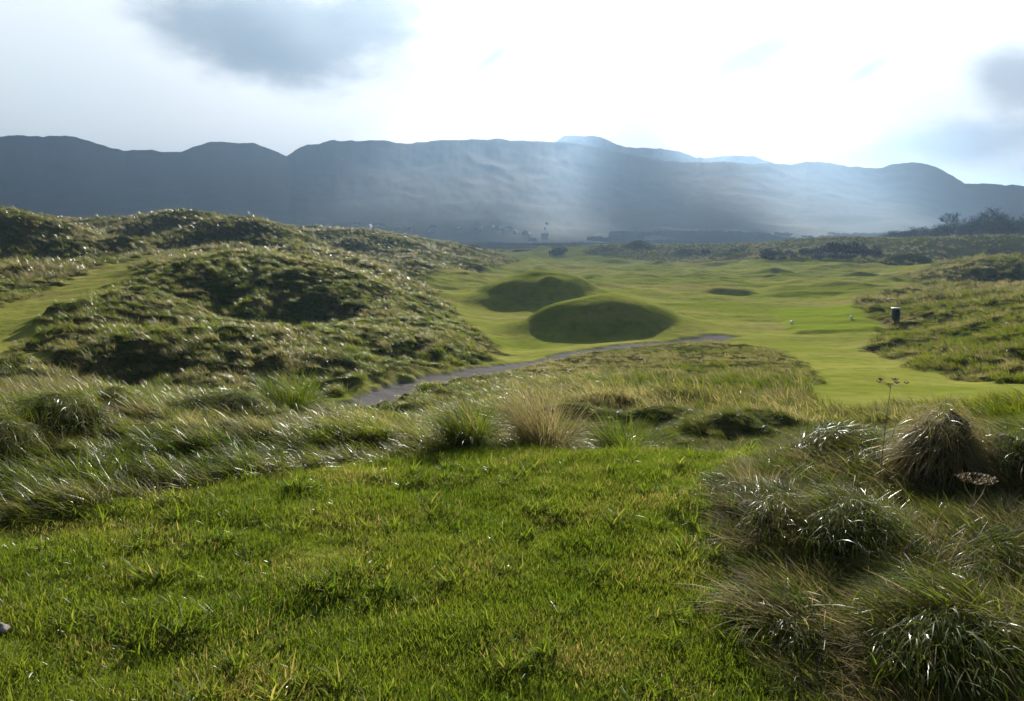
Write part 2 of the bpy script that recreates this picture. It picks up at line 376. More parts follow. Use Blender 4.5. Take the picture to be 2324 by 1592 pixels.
# ------------------------------------------------------------------ materials
def _ground(t, p, o):
    pos = t.pos()
    rough, path, tee, lawn = t.attr('rough'), t.attr('path'), t.attr('tee'), t.attr('lawn')
    n_big, n_mid, n_small = t.noise(pos, .06, 3), t.noise(pos, .45, 4), t.noise(pos, 5, 4, .6)
    flat = t.scaled(pos, (.35, 1.0, 1.0)); n_str = t.noise(flat, .22, 4, .6)
    mown = t.mix(t.smooth(.35, .68, n_str), rgb(.178, .208, .030), rgb(.285, .280, .066))
    mown = t.mix(t.smooth(.44, .75, n_big), mown, rgb(.290, .250, .090))
    mown = t.mix(t.math('MULTIPLY', t.smooth(.42, .70, t.noise(pos, 1.3, 5, .65)), .55), mown, rgb(.105, .130, .022))
    mown = t.mix(t.math('MULTIPLY', tee, .85), mown, rgb(.175, .230, .022))
    rg = t.mix(t.smooth(.35, .65, n_mid), rgb(.062, .078, .018), rgb(.100, .088, .034))
    rg = t.mix(t.smooth(.45, .72, n_big), rg, rgb(.135, .112, .050))
    rg = t.mix(t.smooth(.48, .66, n_small), rg, rgb(.036, .042, .012))
    col = t.mix(rough, mown, rg)
    gravel = t.mix(t.noise(pos, 14, 5, .7), rgb(.10, .092, .088), rgb(.20, .185, .178))
    gravel = t.mix(t.math('MULTIPLY', t.smooth(.55, .8, n_mid), .5), gravel, rgb(.09, .095, .04))
    col = t.mix(path, col, gravel)
    t.put(p.inputs['Base Color'], col)
    p.inputs['Roughness'].default_value = .95; p.inputs['Specular IOR Level'].default_value = .0
    bsum = t.math('ADD', t.math('MULTIPLY', t.noise(pos, 2.2, 5, .65), .25), t.math('MULTIPLY', t.math('MULTIPLY', t.noise(pos, 3.0, 4, .7), rough), .7))
    bsum = t.math('ADD', bsum, t.math('MULTIPLY', t.noise(pos, 18, 3, .6), .04))
    bm = t.new('ShaderNodeBump'); bm.inputs['Strength'].default_value = .8; bm.inputs['Distance'].default_value = .35
    t.put(bm.inputs['Height'], bsum); t.put(p.inputs['Normal'], bm.outputs[0])
M_GROUND = material('turf_and_dune', _ground)

def grass_mat(name, green_a, green_b, dry, dry_amount, trans=.4, rough=.32, spec=.5, tipdry=.5, patch=.5):
    """blades: patchy greens, some dead straw, light passes through them and they are waxy"""
    def b(t, p, o):
        pos = t.pos(); tip = t.attr('tip'); rnd = t.attr('rnd'); tint = t.attr('tint', 'INSTANCER')
        g = t.mix(t.smooth(.3, .7, t.noise(pos, patch, 3)), rgb(*green_a), rgb(*green_b))
        g = t.mix(t.math('MULTIPLY', rnd, .45), g, rgb(green_b[0] * 1.35, green_b[1] * 1.15, green_b[2] * .9))
        d = t.math('ADD', t.math('ADD', t.math('MULTIPLY', tip, tipdry), rnd), t.math('MULTIPLY', tint, 1.2))
        d = t.smooth(1.75 - 1.5 * dry_amount, 2.05 - 1.3 * dry_amount, d)
        col = t.mix(d, g, rgb(*dry))
        t.put(p.inputs['Base Color'], col)
        wax = t.smooth(.66, .8, t.math('FRACT', t.math('MULTIPLY', rnd, 7.31)))
        t.put(p.inputs['Roughness'], t.math('SUBTRACT', .55, t.math('MULTIPLY', wax, .55 - rough)))
        t.put(p.inputs['Specular IOR Level'], t.math('ADD', .03, t.math('MULTIPLY', wax, spec)))
        tr = t.new('ShaderNodeBsdfTranslucent')
        hs = t.new('ShaderNodeHueSaturation'); hs.inputs['Saturation'].default_value = 1.1; hs.inputs['Value'].default_value = 1.5; t.put(hs.inputs['Color'], col)
        t.put(tr.inputs['Color'], hs.outputs[0])
        mx = t.new('ShaderNodeMixShader'); mx.inputs[0].default_value = trans
        t.l.new(p.outputs[0], mx.inputs[1]); t.l.new(tr.outputs[0], mx.inputs[2]); t.l.new(mx.outputs[0], o.inputs['Surface'])
    return material(name, b)

M_LAWN = grass_mat('lawn_blades', (.082, .136, .020), (.148, .190, .030), (.30, .25, .08), .15, trans=.5, rough=.32, spec=.42, tipdry=.15, patch=1.3)
M_ROUGH = grass_mat('rough_blades', (.056, .100, .012), (.135, .158, .026), (.25, .21, .09), .34, trans=.55, rough=.34, spec=.40, tipdry=.35, patch=.5)
M_DUNE = grass_mat('dune_blades', (.062, .104, .012), (.138, .164, .022), (.28, .24, .10), .30, trans=.5, rough=.34, spec=.45, tipdry=.35, patch=.5)
M_MARRAM = grass_mat('marram_blades', (.060, .090, .014), (.122, .138, .026), (.27, .23, .11), .36, trans=.46, rough=.3, spec=.5, tipdry=.35, patch=.12)
M_TUSS = grass_mat('tussock_blades', (.056, .100, .014), (.120, .150, .024), (.25, .20, .10), .44, trans=.5, rough=.34, spec=.32, tipdry=.3, patch=3.)
M_STRAW = grass_mat('straw', (.13, .135, .045), (.20, .175, .07), (.30, .235, .13), .7, trans=.45, rough=.34, spec=.32, patch=3.)
M_THATCH = simple('dead_thatch', (.060, .045, .026), .95, .5, 18, spec=.1)
M_GORSE = grass_mat('gorse_leaves', (.018, .022, .010), (.030, .032, .014), (.045, .035, .016), .35, trans=.12, rough=.6, spec=.2, patch=.4)
M_TWIG = simple('bare_twigs', (.045, .036, .034), .9, .3, 3, spec=.1)
M_BARK = simple('bark', (.05, .042, .036), .9, .3, 3, spec=.1)
M_WOOD = grass_mat('woodland_leaves', (.022, .032, .014), (.034, .040, .018), (.05, .04, .02), .35, trans=.1, rough=.8, spec=.1, patch=.02)

# ------------------------------------------------------------------ blades of grass
def blades(n, rad, L, wid, tilt=(.1, .6), droop=(.3, 1.0), az=math.pi, azs=.8, segs=3, roots=None, azs_list=None, g=None, twist=.5):
    g = g or rng
    if roots is None:
        a = g.uniform(0, 6.2832, n); q = rad * np.sqrt(g.uniform(0, 1, n)); roots = np.stack([q * np.cos(a), q * np.sin(a), np.zeros(n)], -1)
    n = len(roots)
    ang = g.normal(az, azs, n) if azs_list is None else azs_list
    ln = g.uniform(L[0], L[1], n); w = wid * g.uniform(.7, 1.3, n)
    t0 = g.uniform(tilt[0], tilt[1], n); dr = g.uniform(droop[0], droop[1], n)
    tw = ang + math.pi / 2 + g.normal(0, twist, n)
    pts = [roots]; pcur = roots.copy()
    for k in range(segs):
        t_ = t0 + dr * (k + .5) / segs
        st = ln / segs
        pcur = pcur + np.stack([np.cos(ang) * np.sin(t_) * st, np.sin(ang) * np.sin(t_) * st, np.cos(t_) * st], -1)
        pts.append(pcur.copy())
    V = []; T = []
    prof = [1., .95, .7, .12] if segs == 3 else [1., .98, .85, .6, .1] if segs == 4 else [1., .1] if segs == 1 else list(np.linspace(1, .1, segs + 1) ** .7)
    side = np.stack([np.cos(tw), np.sin(tw), g.normal(0, .35, n)], -1)
    for k, q in enumerate(pts):
        hw = (w * prof[k] * .5)[:, None] * side
        V += [q - hw, q + hw]; T += [np.full(n, k / segs)] * 2
    m = 2 * (segs + 1)
    V = np.stack(V, 1).reshape(-1, 3); T = np.stack(T, 1).reshape(-1)
    base = np.arange(n)[:, None] * m
    F = np.concatenate([base + np.array([[2 * k, 2 * k + 1, 2 * k + 3, 2 * k + 2]]) for k in range(segs)], 0)
    rn = np.repeat(g.uniform(0, 1, n), m)
    return V, F, T, rn

def blade_mesh(name, parts, mat):
    Vs, Fs, Ts, Rs = [], [], [], []; off = 0
    for V, F, T, rn in parts:
        Vs.append(V); Fs.append(F + off); Ts.append(T); Rs.append(rn); off += len(V)
    me = mesh_from(name, np.concatenate(Vs), np.concatenate(Fs))
    add_attr(me, 'tip', np.concatenate(Ts)); add_attr(me, 'rnd', np.concatenate(Rs))
    me.materials.append(mat); return me

def kit(name, meshes):
    """a collection of model tufts for a scatter (kept out of the scene itself)"""
    cc = bpy.data.collections.new(name)
    for i, me in enumerate(meshes):
        cc.objects.link(bpy.data.objects.new('%s_%03d' % (name, i), me))
    return cc, len(meshes)

def scatter(name, pts, rz, scl, tint, kit_, label, cat='grass', lean=None):
    cc, k = kit_; n = len(pts)
    me = bpy.data.meshes.new(name); me.vertices.add(n); me.vertices.foreach_set('co', np.asarray(pts, np.float32).ravel())
    rot = np.zeros((n, 3)); rot[:, 2] = rz
    if lean is not None: rot[:, 0] = lean[:, 0]; rot[:, 1] = lean[:, 1]
    add_attr(me, 'rot', rot, 'FLOAT_VECTOR'); add_attr(me, 'scl', scl); add_attr(me, 'tint', tint); add_attr(me, 'pick', rng.integers(0, k, n), 'INT')
    o = link(name, me); tag(o, label, cat, kind='stuff')
    ng = bpy.data.node_groups.new(name, 'GeometryNodeTree')
    ng.interface.new_socket('Geometry', in_out='INPUT', socket_type='NodeSocketGeometry'); ng.interface.new_socket('Geometry', in_out='OUTPUT', socket_type='NodeSocketGeometry')
    N, L = ng.nodes, ng.links
    gi, go, ip, ci = N.new('NodeGroupInput'), N.new('NodeGroupOutput'), N.new('GeometryNodeInstanceOnPoints'), N.new('GeometryNodeCollectionInfo')
    ci.inputs['Collection'].default_value = cc; ci.inputs['Separate Children'].default_value = True; ci.inputs['Reset Children'].default_value = True
    def na(nm, typ):
        q = N.new('GeometryNodeInputNamedAttribute'); q.data_type = typ; q.inputs[0].default_value = nm
        return next(s for s in q.outputs if s.enabled and s.name == 'Attribute')
    e2r = N.new('FunctionNodeEulerToRotation')
    L.new(na('rot', 'FLOAT_VECTOR'), e2r.inputs[0]); L.new(e2r.outputs[0], ip.inputs['Rotation'])
    L.new(na('scl', 'FLOAT'), ip.inputs['Scale']); L.new(na('pick', 'INT'), ip.inputs['Instance Index'])
    ip.inputs['Pick Instance'].default_value = True
    L.new(gi.outputs[0], ip.inputs['Points']); L.new(ci.outputs[0], ip.inputs['Instance']); L.new(ip.outputs[0], go.inputs[0])
    md = o.modifiers.new('scatter', 'NODES'); md.node_group = ng
    return o

def wedge(n, r0, r1, a=37, power=1.0):
    """random places in the view's wedge, thinning out with distance"""
    th = rng.uniform(R(-a), R(a), n); u = rng.uniform(0, 1, n)
    if power == 2: r = np.exp(math.log(r0) + u * math.log(r1 / r0))
    elif power == 1: r = r0 + u * (r1 - r0)
    else: r = np.sqrt(r0 ** 2 + u * (r1 ** 2 - r0 ** 2))
    return r * np.sin(th), r * np.cos(th), r
# ------------------------------------------------------------------ the ground and its grass
ground = tag(link('ground', gme, M_GROUND), kind='structure', cat='ground', label='rolling links turf of fairway, rough and cart path')

def field(key): return lambda X, Y: ground_z(X, Y, GM[key])
rough_at, lawn_at, path_at = field('rough'), field('lawn'), field('path')

# short mown blades on the tee bank
kl = kit('lawn_tuft', [blade_mesh('lawn_tuft', [blades(120, .13, (.02, .052), .0042, (.1, .8), (.1, .9), az=math.pi, azs=2.2, segs=2)], M_LAWN) for _ in range(5)])
X, Y, r = wedge(21000, 1.9, 8.2, 50, 1)
keep = (lawn_at(X, Y) > rng.uniform(.15, .85, len(X))) & (fbm(X / .35, Y / .22, 2, 77) > -.42); X, Y, r = X[keep], Y[keep], r[keep]
sc = np.clip(.85 + .8 * fbm(X / .4, Y / .28, 2, 71) + rng.normal(0, .2, len(X)), .3, 1.9)
scatter('lawn_grass', np.stack([X, Y, ground_z(X, Y) - .008], -1), rng.uniform(0, 6.28, len(X)), sc, np.clip(.42 + 1.0 * fbm(X / .6, Y / .4, 3, 72) + rng.normal(0, .22, len(X)), 0, 1), kl,
        'short bright green mown grass on the tee bank in front')

# coarser weedy tufts in the lawn
kw = kit('lawn_weed', [blade_mesh('lawn_weed', [blades(34, .05, (.05, .12), .006, (.2, 1.1), (.2, .9), azs=3, segs=3)], M_LAWN) for _ in range(4)])
X, Y, r = wedge(1900, 2.0, 7.6, 50, 1)
keep = (lawn_at(X, Y) > .5) & (fbm(X / .6, Y / .4, 2, 75) + rng.normal(0, .2, len(X)) > .1); X, Y = X[keep], Y[keep]
scatter('lawn_weeds', np.stack([X, Y, ground_z(X, Y)], -1), rng.uniform(0, 6.28, len(X)), rng.uniform(.7, 1.3, len(X)), rng.uniform(0, .8, len(X)), kw, 'coarser tufts of grass scattered through the mown bank')

# long rough close by: upright leaning tufts and laid over mats
def near_kit():
    ms = []
    for i in range(4): ms.append(blade_mesh('rough_tuft', [blades(95, .11, (.09, .26), .0042, (.3, .9), (.4, 1.1), az=math.pi, azs=.6)], M_ROUGH))
    for i in range(4): ms.append(blade_mesh('rough_mat', [blades(95, .14, (.08, .22), .0048, (.8, 1.25), (.2, .7), az=math.pi, azs=.65)], M_ROUGH))
    return ms
kn = kit('near_rough', near_kit())
X, Y, r = wedge(14500, 2.3, 15, 50, 1)
keep = rough_at(X, Y) > rng.uniform(.3, .9, len(X)); X, Y, r = X[keep], Y[keep], r[keep]
rz = 1.5 * fbm(X / 1.6, Y / 1.6, 2, 81) + rng.normal(0, .6, len(X)) + np.where(X > 1.0, -.9, .35)
sc = np.clip(.8 + .65 * fbm(X / .9, Y / .9, 2, 82) + rng.normal(0, .15, len(X)), .35, 1.5) * np.where(X > .9, .75, 1.0)
sc = sc * (.45 + .55 * sstep(.35, 1.0, rough_at(X, Y)))
crest = np.exp(-((X - .6) / 1.0) ** 2 - ((Y - 7.4) / .7) ** 2); sc = sc * (1 + .75 * crest)
scatter('near_rough_grass', np.stack([X, Y, ground_z(X, Y) - .02], -1), rz, sc, np.clip(.42 + .9 * fbm(X / 1.2, Y / 1.2, 3, 83) + rng.normal(0, .2, len(X)) + .35 * crest - .25 * (X > 1.2), 0, 1), kn, 'long shaggy rough grass around the tee bank')

kst = kit('straw_mat', [blade_mesh('straw_mat', [blades(90, .15, (.12, .34), .004, (.9, 1.4), (.1, .6), az=math.pi, azs=.7)], M_STRAW) for _ in range(2)] +
          [blade_mesh('green_mat', [blades(90, .15, (.10, .28), .004, (.5, 1.2), (.3, .9), az=math.pi, azs=.9)], M_TUSS) for _ in range(5)])
X, Y, r = wedge(6500, 2.2, 7.5, 50, 1)
keep = (rough_at(X, Y) > rng.uniform(.35, .9, len(X))) & (X > .6); X, Y = X[keep], Y[keep]
scatter('matted_grass', np.stack([X, Y, ground_z(X, Y) + .01], -1), 2.2 * fbm(X / .8, Y / .8, 2, 85) + rng.normal(0, .6, len(X)) - .8, np.clip(.75 + .6 * fbm(X / .5, Y / .5, 2, 86), .3, 1.3), np.clip(.4 + rng.normal(0, .3, len(X)), 0, 1), kst,
        'collapsed mats of straw and green grass between the tussocks of the right bank')

def mid_kit(mat, wid, n, L):
    return [blade_mesh('dune_tuft', [blades(n, .2, L, wid, (.2, .8), (.4, 1.2), az=math.pi, azs=.8)], mat) for i in range(6)]
km = kit('middle_rough', mid_kit(M_DUNE, .010, 70, (.15, .36)))
X, Y, r = wedge(30000, 13.5, 66, 44, 1)
keep = rough_at(X, Y) > rng.uniform(.3, .9, len(X)); X, Y, r = X[keep], Y[keep], r[keep]
rz = .8 * fbm(X / 5, Y / 5, 2, 91) + rng.normal(0, .5, len(X)) + np.where(X > 3, -.4, .3)
sc = np.clip(.85 + .8 * fbm(X / 1.1, Y / 1.1, 2, 92) + .4 * fbm(X / 5, Y / 5, 2, 95) + rng.normal(0, .25, len(X)), .2, 2.0)
sc = sc * (1 - .4 * sstep(-2.5, -.5, X) * (1 - sstep(10, 13, X)) * sstep(20, 30, r)) * (.5 + .5 * sstep(.4, 1., rough_at(X, Y)))
scatter('dune_rough_grass', np.stack([X, Y, ground_z(X, Y) - .03], -1), rz, sc, np.clip(.42 + 1.0 * fbm(X / 6, Y / 6, 3, 93) + rng.normal(0, .3, len(X)) + .22 * sstep(-2.5, -.5, X) * (1 - sstep(10, 13, X)) * (1 - sstep(44, 50, r)), 0, 1), km, 'tufted rough grass over the near dunes')

kf = kit('marram', mid_kit(M_MARRAM, .022, 50, (.3, .7)))
X, Y, r = wedge(29000, 60, 160, 43, 1)
keep = rough_at(X, Y) > rng.uniform(.3, .9, len(X)); X, Y, r = X[keep], Y[keep], r[keep]
sc = np.clip(.85 + .6 * fbm(X / 5, Y / 5, 2, 96) + rng.normal(0, .25, len(X)), .3, 1.8)
scatter('marram_grass', np.stack([X, Y, ground_z(X, Y) - .05], -1), .6 * fbm(X / 9, Y / 9, 2, 97) + rng.normal(0, .6, len(X)), sc, np.clip(.45 + 1.0 * fbm(X / 14, Y / 12, 3, 98) + rng.normal(0, .3, len(X)), 0, 1), kf, 'pale marram grass on the farther dunes')
X, Y, r = wedge(19000, 150, 420, 42, 1)
keep = rough_at(X, Y) > rng.uniform(.3, .9, len(X)); X, Y, r = X[keep], Y[keep], r[keep]
scatter('far_marram_grass', np.stack([X, Y, ground_z(X, Y) - .05], -1), rng.normal(0, .7, len(X)), rng.uniform(.8, 2.0, len(X)), np.clip(.55 + 1.0 * fbm(X / 20, Y / 20, 3, 99), 0, 1), kf, 'marram grass on the farthest dunes')

# ------------------------------------------------------------------ tussocks one can tell apart
def tussock(x, y, d, h, rad, label, style='shaggy', n=420, lean=(0, 0), mat=None, L=None, wid=.0045, cat='tussock', group='grass tussocks around the tee bank', plume=0):
    mat = mat or M_TUSS; h *= .76; wid = wid * .6; n = int(n * 2.4)
    px, py = pxy(x, y, d); zz = gz(px, py)
    root = empty('grass_tussock', (px, py, zz - .02), label=label, cat=cat, group=group)
    g = np.random.default_rng(int(x * 7 + y))
    # dead heart of the tussock
    bm = bmesh.new(); bmesh.ops.create_icosphere(bm, subdivisions=3, radius=1)
    for v in bm.verts:
        q = v.co.copy(); k = 1 + .34 * math.sin(q.x * 4 + x) * math.cos(q.y * 3.4 + y) + .12 * math.sin(q.y * 9 + q.z * 7 + x) + random.uniform(-.06, .06)
        top = max(q.z, -.25)
        wd = (1 - .55 * max(top, 0)) if style == 'cone' else 1
        if style == 'cone': top = min(top, .8)
        v.co = Vector((q.x * rad * .72 * k * wd, q.y * rad * .72 * k * wd, top * h * .70 * k))
    me = bpy.data.meshes.new('thatch'); bm.to_mesh(me); bm.free()
    for pl in me.polygons: pl.use_smooth = True
    link('thatch', me, M_THATCH, root)
    me.transform(Matrix.Diagonal({'upright': (.7, .7, .5, 1), 'shaggy': (.85, .85, .66, 1)}.get(style, (1, 1, 1, 1))))
    parts = []
    L = L or (.5 * h + .06, 1.0 * h + .10)
    if style == 'shaggy': L = (L[0] * .62, L[1] * .68)
    if style == 'upright':
        a = g.uniform(0, 6.283, n); q = rad * .8 * np.sqrt(g.uniform(0, 1, n))
        roots = np.stack([q * np.cos(a), q * np.sin(a), np.full(n, .02)], -1)
        ang = np.where(g.uniform(0, 1, n) < .6, g.normal(math.pi, .7, n), a)
        parts.append(blades(n, 0, L, wid, (.05, .55), (.3, 1.1), segs=4, roots=roots, azs_list=ang, g=g))
        k = n // 2; a = g.uniform(0, 6.283, k)
        roots = np.stack([rad * .8 * np.cos(a), rad * .8 * np.sin(a), g.uniform(.1, .6, k) * h], -1)
        parts.append(blades(k, 0, (L[0] * .6, L[1] * .7), wid, (.8, 1.3), (.9, 1.6), segs=4, roots=roots, azs_list=a, g=g))
    else:
        # hair falling from the crest over the sides, swept the way the wind left it
        cone = style == 'cone'; comb = g.uniform(0, 6.283)
        a = g.uniform(0, 6.283, n); s = np.sqrt(g.uniform(0, 1, n)) * (.8 if cone else 1.05)
        lob = 1 + .3 * np.sin(2 * a + comb) + .18 * np.sin(3 * a + 2 * comb)
        zz_ = (1 - s ** 2) * h * .72 + .03 if not cone else (1 - s ** .8) * h * .9 + .03
        roots = np.stack([s * lob * rad * .8 * np.cos(a), s * lob * rad * .8 * np.sin(a), zz_], -1)
        sw = .15 if cone else .75
        ang = np.arctan2(np.sin(a) + sw * math.sin(comb), np.cos(a) + sw * math.cos(comb)) + g.normal(0, .55, n)
        tl, dp = (np.full(n, 1.2), np.full(n, 1.9)), (np.full(n, .7), np.full(n, 1.2))
        if not cone:
            # the shaded front hangs down like a fringe, the top lies combed flat
            front = np.sin(a) < -.15 + g.normal(0, .2, n)
            flat = comb * .4 + (0 if x > 1100 else math.pi)
            ang = np.where(front, -math.pi / 2 + .7 * np.cos(a) + g.normal(0, .35, n), flat + g.normal(0, .5, n))
            tl = (np.where(front, .9, .95), np.where(front, 1.6, 1.45)); dp = (np.where(front, 1.0, .15), np.where(front, 1.7, .7))
        half = g.uniform(0, 1, n) < (.5 if cone else .76)
        for sel, mm, nm in ((half, mat, 'blades'), (~half, M_STRAW, 'dead_blades')):
            pr = [blades(int(sel.sum()), 0, L, wid, (tl[0][sel], tl[1][sel]), (dp[0][sel], dp[1][sel]), segs=4, roots=roots[sel], azs_list=ang[sel], g=g, twist=.9)]
            if nm == 'blades':
                k = n // 9
                r2 = np.stack([g.normal(0, .4 * rad, k), g.normal(0, .4 * rad, k), np.full(k, h * .5)], -1)
                pr.append(blades(k, 0, (L[0] * .4, L[1] * .7), wid, (.1, 1.1), (.3, 1.4), segs=4, roots=r2, az=comb, azs=1.3, g=g))
                parts = pr
            else:
                link(nm, blade_mesh(nm, pr, mm), None, root)
    bl = link('blades', blade_mesh('blades', parts, mat), None, root)
    if plume:
        roots = np.stack([g.normal(0, .35 * rad, plume), g.normal(0, .3 * rad, plume), np.full(plume, h * .3)], -1)
        link('dry_stalks', blade_mesh('dry_stalks', [blades(plume, 0, (h * .8, h * 1.7), wid * .8, (.25, .7), (.2, .8), segs=4, roots=roots, az=math.pi, azs=.5, g=g)], M_STRAW), None, root)
    return root

tussock(2130, 1125, 5.0, .74, .36, 'tall cone shaped tussock with pale straw hanging down its sides', 'cone', 900, mat=M_STRAW, L=(.14, .34), plume=24)
tussock(2305, 1120, 5.0, .34, .36, 'broad dark tussock just right of the tall straw cone', 'shaggy', 520)
tussock(2000, 1095, 5.35, .2, .42, 'flattened mat of pale combed grass left of the tall straw cone', 'shaggy', 600, L=(.18, .4), wid=.008)
tussock(1890, 1055, 5.7, .26, .36, 'wet looking grey grass hummock at the far corner of the mown bank', 'shaggy', 560, wid=.008)
tussock(1655, 1125, 4.72, .22, .19, 'small domed shaggy tussock sticking out into the mown bank', 'shaggy', 380)
tussock(1725, 1130, 4.62, .27, .14, 'narrow upright brown tuft behind the small domed tussock', 'upright', 230, mat=M_STRAW)
tussock(1770, 1235, 4.1, .24, .34, 'dark sided overhanging tussock beside the edge of the mown bank', 'shaggy', 560)
tussock(1930, 1275, 3.82, .27, .34, 'large shadowed tussock with swept grass on its crest', 'shaggy', 600)
tussock(1800, 1455, 3.05, .15, .25, 'low rust edged tussock nearest the mown bank', 'shaggy', 460, L=(.1, .26))
tussock(2030, 1385, 3.3, .17, .2, 'little green tussock between the rust edged and the drooping ones', 'shaggy', 360, L=(.12, .3))
tussock(2160, 1530, 2.85, .21, .42, 'wide drooping tussock of wet blades in the near corner', 'shaggy', 820, L=(.14, .36), wid=.007)
tussock(2270, 1300, 3.7, .18, .36, 'green and straw tussock above the wide drooping one', 'shaggy', 600, L=(.14, .36))
tussock(1065, 1005, 6.6, .46, .2, 'tall dark based marram clump with pale plumes leaning left', 'upright', 260, L=(.26, .6), plume=150, wid=.0075)
tussock(1235, 990, 6.95, .42, .24, 'brown wispy grass clump right of the tall plumed marram', 'upright', 420, mat=M_STRAW, L=(.4, .85), wid=.006)
tussock(1415, 1000, 7.3, .5, .18, 'green spiky clump behind the crest of the mown bank', 'upright', 200, L=(.35, .7), wid=.011)
tussock(150, 1060, 6.2, .32, .46, 'wide dark overhanging tussock at the left of the rough', 'shaggy', 720, wid=.007)
tussock(12, 1110, 5.55, .3, .34, 'rounded olive tussock cut by the left edge of the view', 'shaggy', 520, L=(.3, .55))
tussock(275, 1000, 7.2, .24, .2, 'small black hearted tussock behind the wide dark one', 'shaggy', 380)
tussock(540, 985, 7.6, .2, .36, 'low wind combed tussock in the middle of the left rough', 'shaggy', 520, L=(.25, .5))
tussock(110, 925, 9.3, .2, .7, 'tan feathery hummock on the crest of the left rough', 'upright', 420, mat=M_STRAW, L=(.22, .42))
tussock(660, 930, 8.6, .26, .3, 'bright silvery tuft bent over on the crest of the left rough', 'upright', 260, L=(.3, .55), wid=.008)

# dried flower stalks standing in the long grass
def tube(path, radii, sides=5):
    V, F = [], []
    P_ = [Vector(p) for p in path]
    for i, p in enumerate(P_):
        t = (P_[min(i + 1, len(P_) - 1)] - P_[max(i - 1, 0)]).normalized()
        u = t.orthogonal().normalized(); w = t.cross(u)
        for k in range(sides):
            a = 6.2832 * k / sides; V.append(p + (u * math.cos(a) + w * math.sin(a)) * radii[i])
    for i in range(len(P_) - 1):
        for k in range(sides):
            F.append((i * sides + k, i * sides + (k + 1) % sides, (i + 1) * sides + (k + 1) % sides, (i + 1) * sides + k))
    return np.array([tuple(v) for v in V]), np.array(F)

def join(parts):
    Vs, Fs, off = [], [], 0
    for V, F in parts: Vs.append(V); Fs.append(F + off); off += len(V)
    return np.concatenate(Vs), np.concatenate(Fs)

M_STALK = simple('dry_stalk', (.30, .23, .13), .7, .3, 20)
def dried_stalk(x, y, d, h, bend, label, umbel):
    px, py = pxy(x, y, d); root = empty('dried_flower_stalk', (px, py, gz(px, py)), label=label, cat='dried plant')
    pth = [(bend[0] * (k / 6) ** 2, bend[1] * (k / 6) ** 2, h * k / 6) for k in range(7)]
    parts = [tube(pth, [.0032 * (1 - .5 * k / 6) for k in range(7)])]
    for k, s in ((3, 1), (4, -1)):
        b0 = pth[k]; parts.append(tube([b0, (b0[0] + .05 * s, b0[1], b0[2] + .08), (b0[0] + .07 * s, b0[1], b0[2] + .17)], [.003, .0025, .0015], 4))
    link('stem', mesh_from('stem', *join(parts)), M_STALK, root)
    rays = []; top = Vector(pth[-1])
    for k in range(umbel):
        a = k * 2.4; s = .03 + .05 * math.sqrt(k / umbel) * 1.3
        tip = top + Vector((math.cos(a) * s, math.sin(a) * s, .05 - s * .25))
        rays.append(tube([top, (top + tip) / 2 + Vector((0, 0, .008)), tip], [.0014, .0012, .001], 3))
        for j in range(5):
            b = a + j * 1.3; e = tip + Vector((math.cos(b) * .014, math.sin(b) * .014, .012)); rays.append(tube([tip, e], [.0012, .0035], 4))
    link('seed_head', mesh_from('seed_head', *join(rays)), M_STALK, root)
dried_stalk(1990, 1190, 4.6, .74, (.03, .0), 'tall thin dried flower stalk standing left of the straw cone', 8)
dried_stalk(2195, 1270, 4.0, .24, (.03, .02), 'short brown dried umbel in front of the straw cone', 26)

# a stone in the turf
px, py = pxy(3, 1478, 3.07)
bm = bmesh.new(); bmesh.ops.create_icosphere(bm, subdivisions=3, radius=1)
for v in bm.verts:
    q = v.co; k = 1 + .16 * math.sin(3 * q.x + 1) * math.cos(4 * q.y) + .1 * math.sin(5 * q.z + 2 * q.x)
    v.co = Vector((q.x * .036 * k, q.y * .03 * k, q.z * .026 * k))
me = bpy.data.meshes.new('stone'); bm.to_mesh(me); bm.free()
for pl in me.polygons: pl.use_smooth = True
o = link('stone', me, simple('stone', (.26, .22, .21), .85, .4, 40)); o.location = (px, py, gz(px, py) + .025)
tag(o, 'small pinkish grey stone lying in the short grass at the left edge', 'stone')
# ------------------------------------------------------------------ things on the course
def lathe(prof, sides=32, sq=0.0):
    """profile [(radius, z)] turned round z; sq > 0 squares the section off"""
    V, F = [], []
    for r_, z in prof:
        for k in range(sides):
            a = 6.2832 * (k + .5) / sides; s = 1.0
            if sq: s = (1 - sq) + sq / max(abs(math.cos(a)), abs(math.sin(a)))
            V.append((r_ * s * math.cos(a), r_ * s * math.sin(a), z))
    for i in range(len(prof) - 1):
        for k in range(sides):
            F.append((i * sides + k, i * sides + (k + 1) % sides, (i + 1) * sides + (k + 1) % sides, (i + 1) * sides + k))
    return np.array(V), np.array(F)

bx, by = pxy(2031, 748, 49.8)
bin_ = empty('litter_bin', (bx, by, gz(bx, by) - .03), R(8), label='black litter bin with pale grey lid standing beside the tee', cat='litter bin')
M_BLACK = simple('black_plastic', (.012, .012, .014), .45, .3, 6, spec=.4)
M_LID = simple('grey_lid', (.50, .49, .49), .45, .12, 10)
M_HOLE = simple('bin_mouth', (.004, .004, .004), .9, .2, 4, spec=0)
link('body', mesh_from('body', *lathe([(0, 0), (.17, 0), (.185, .02), (.19, .1), (.2, .4), (.205, .72), (.205, .76), (0, .76)], 32, .6)), M_BLACK, bin_)
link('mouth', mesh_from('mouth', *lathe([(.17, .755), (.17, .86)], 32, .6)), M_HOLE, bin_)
for s in (-1, 1):
    for q in (-1, 1):
        link('post', mesh_from('post', *join([tube([(s * .165, q * .165, .75), (s * .165, q * .165, .87)], [.016, .016], 6)])), M_BLACK, bin_)
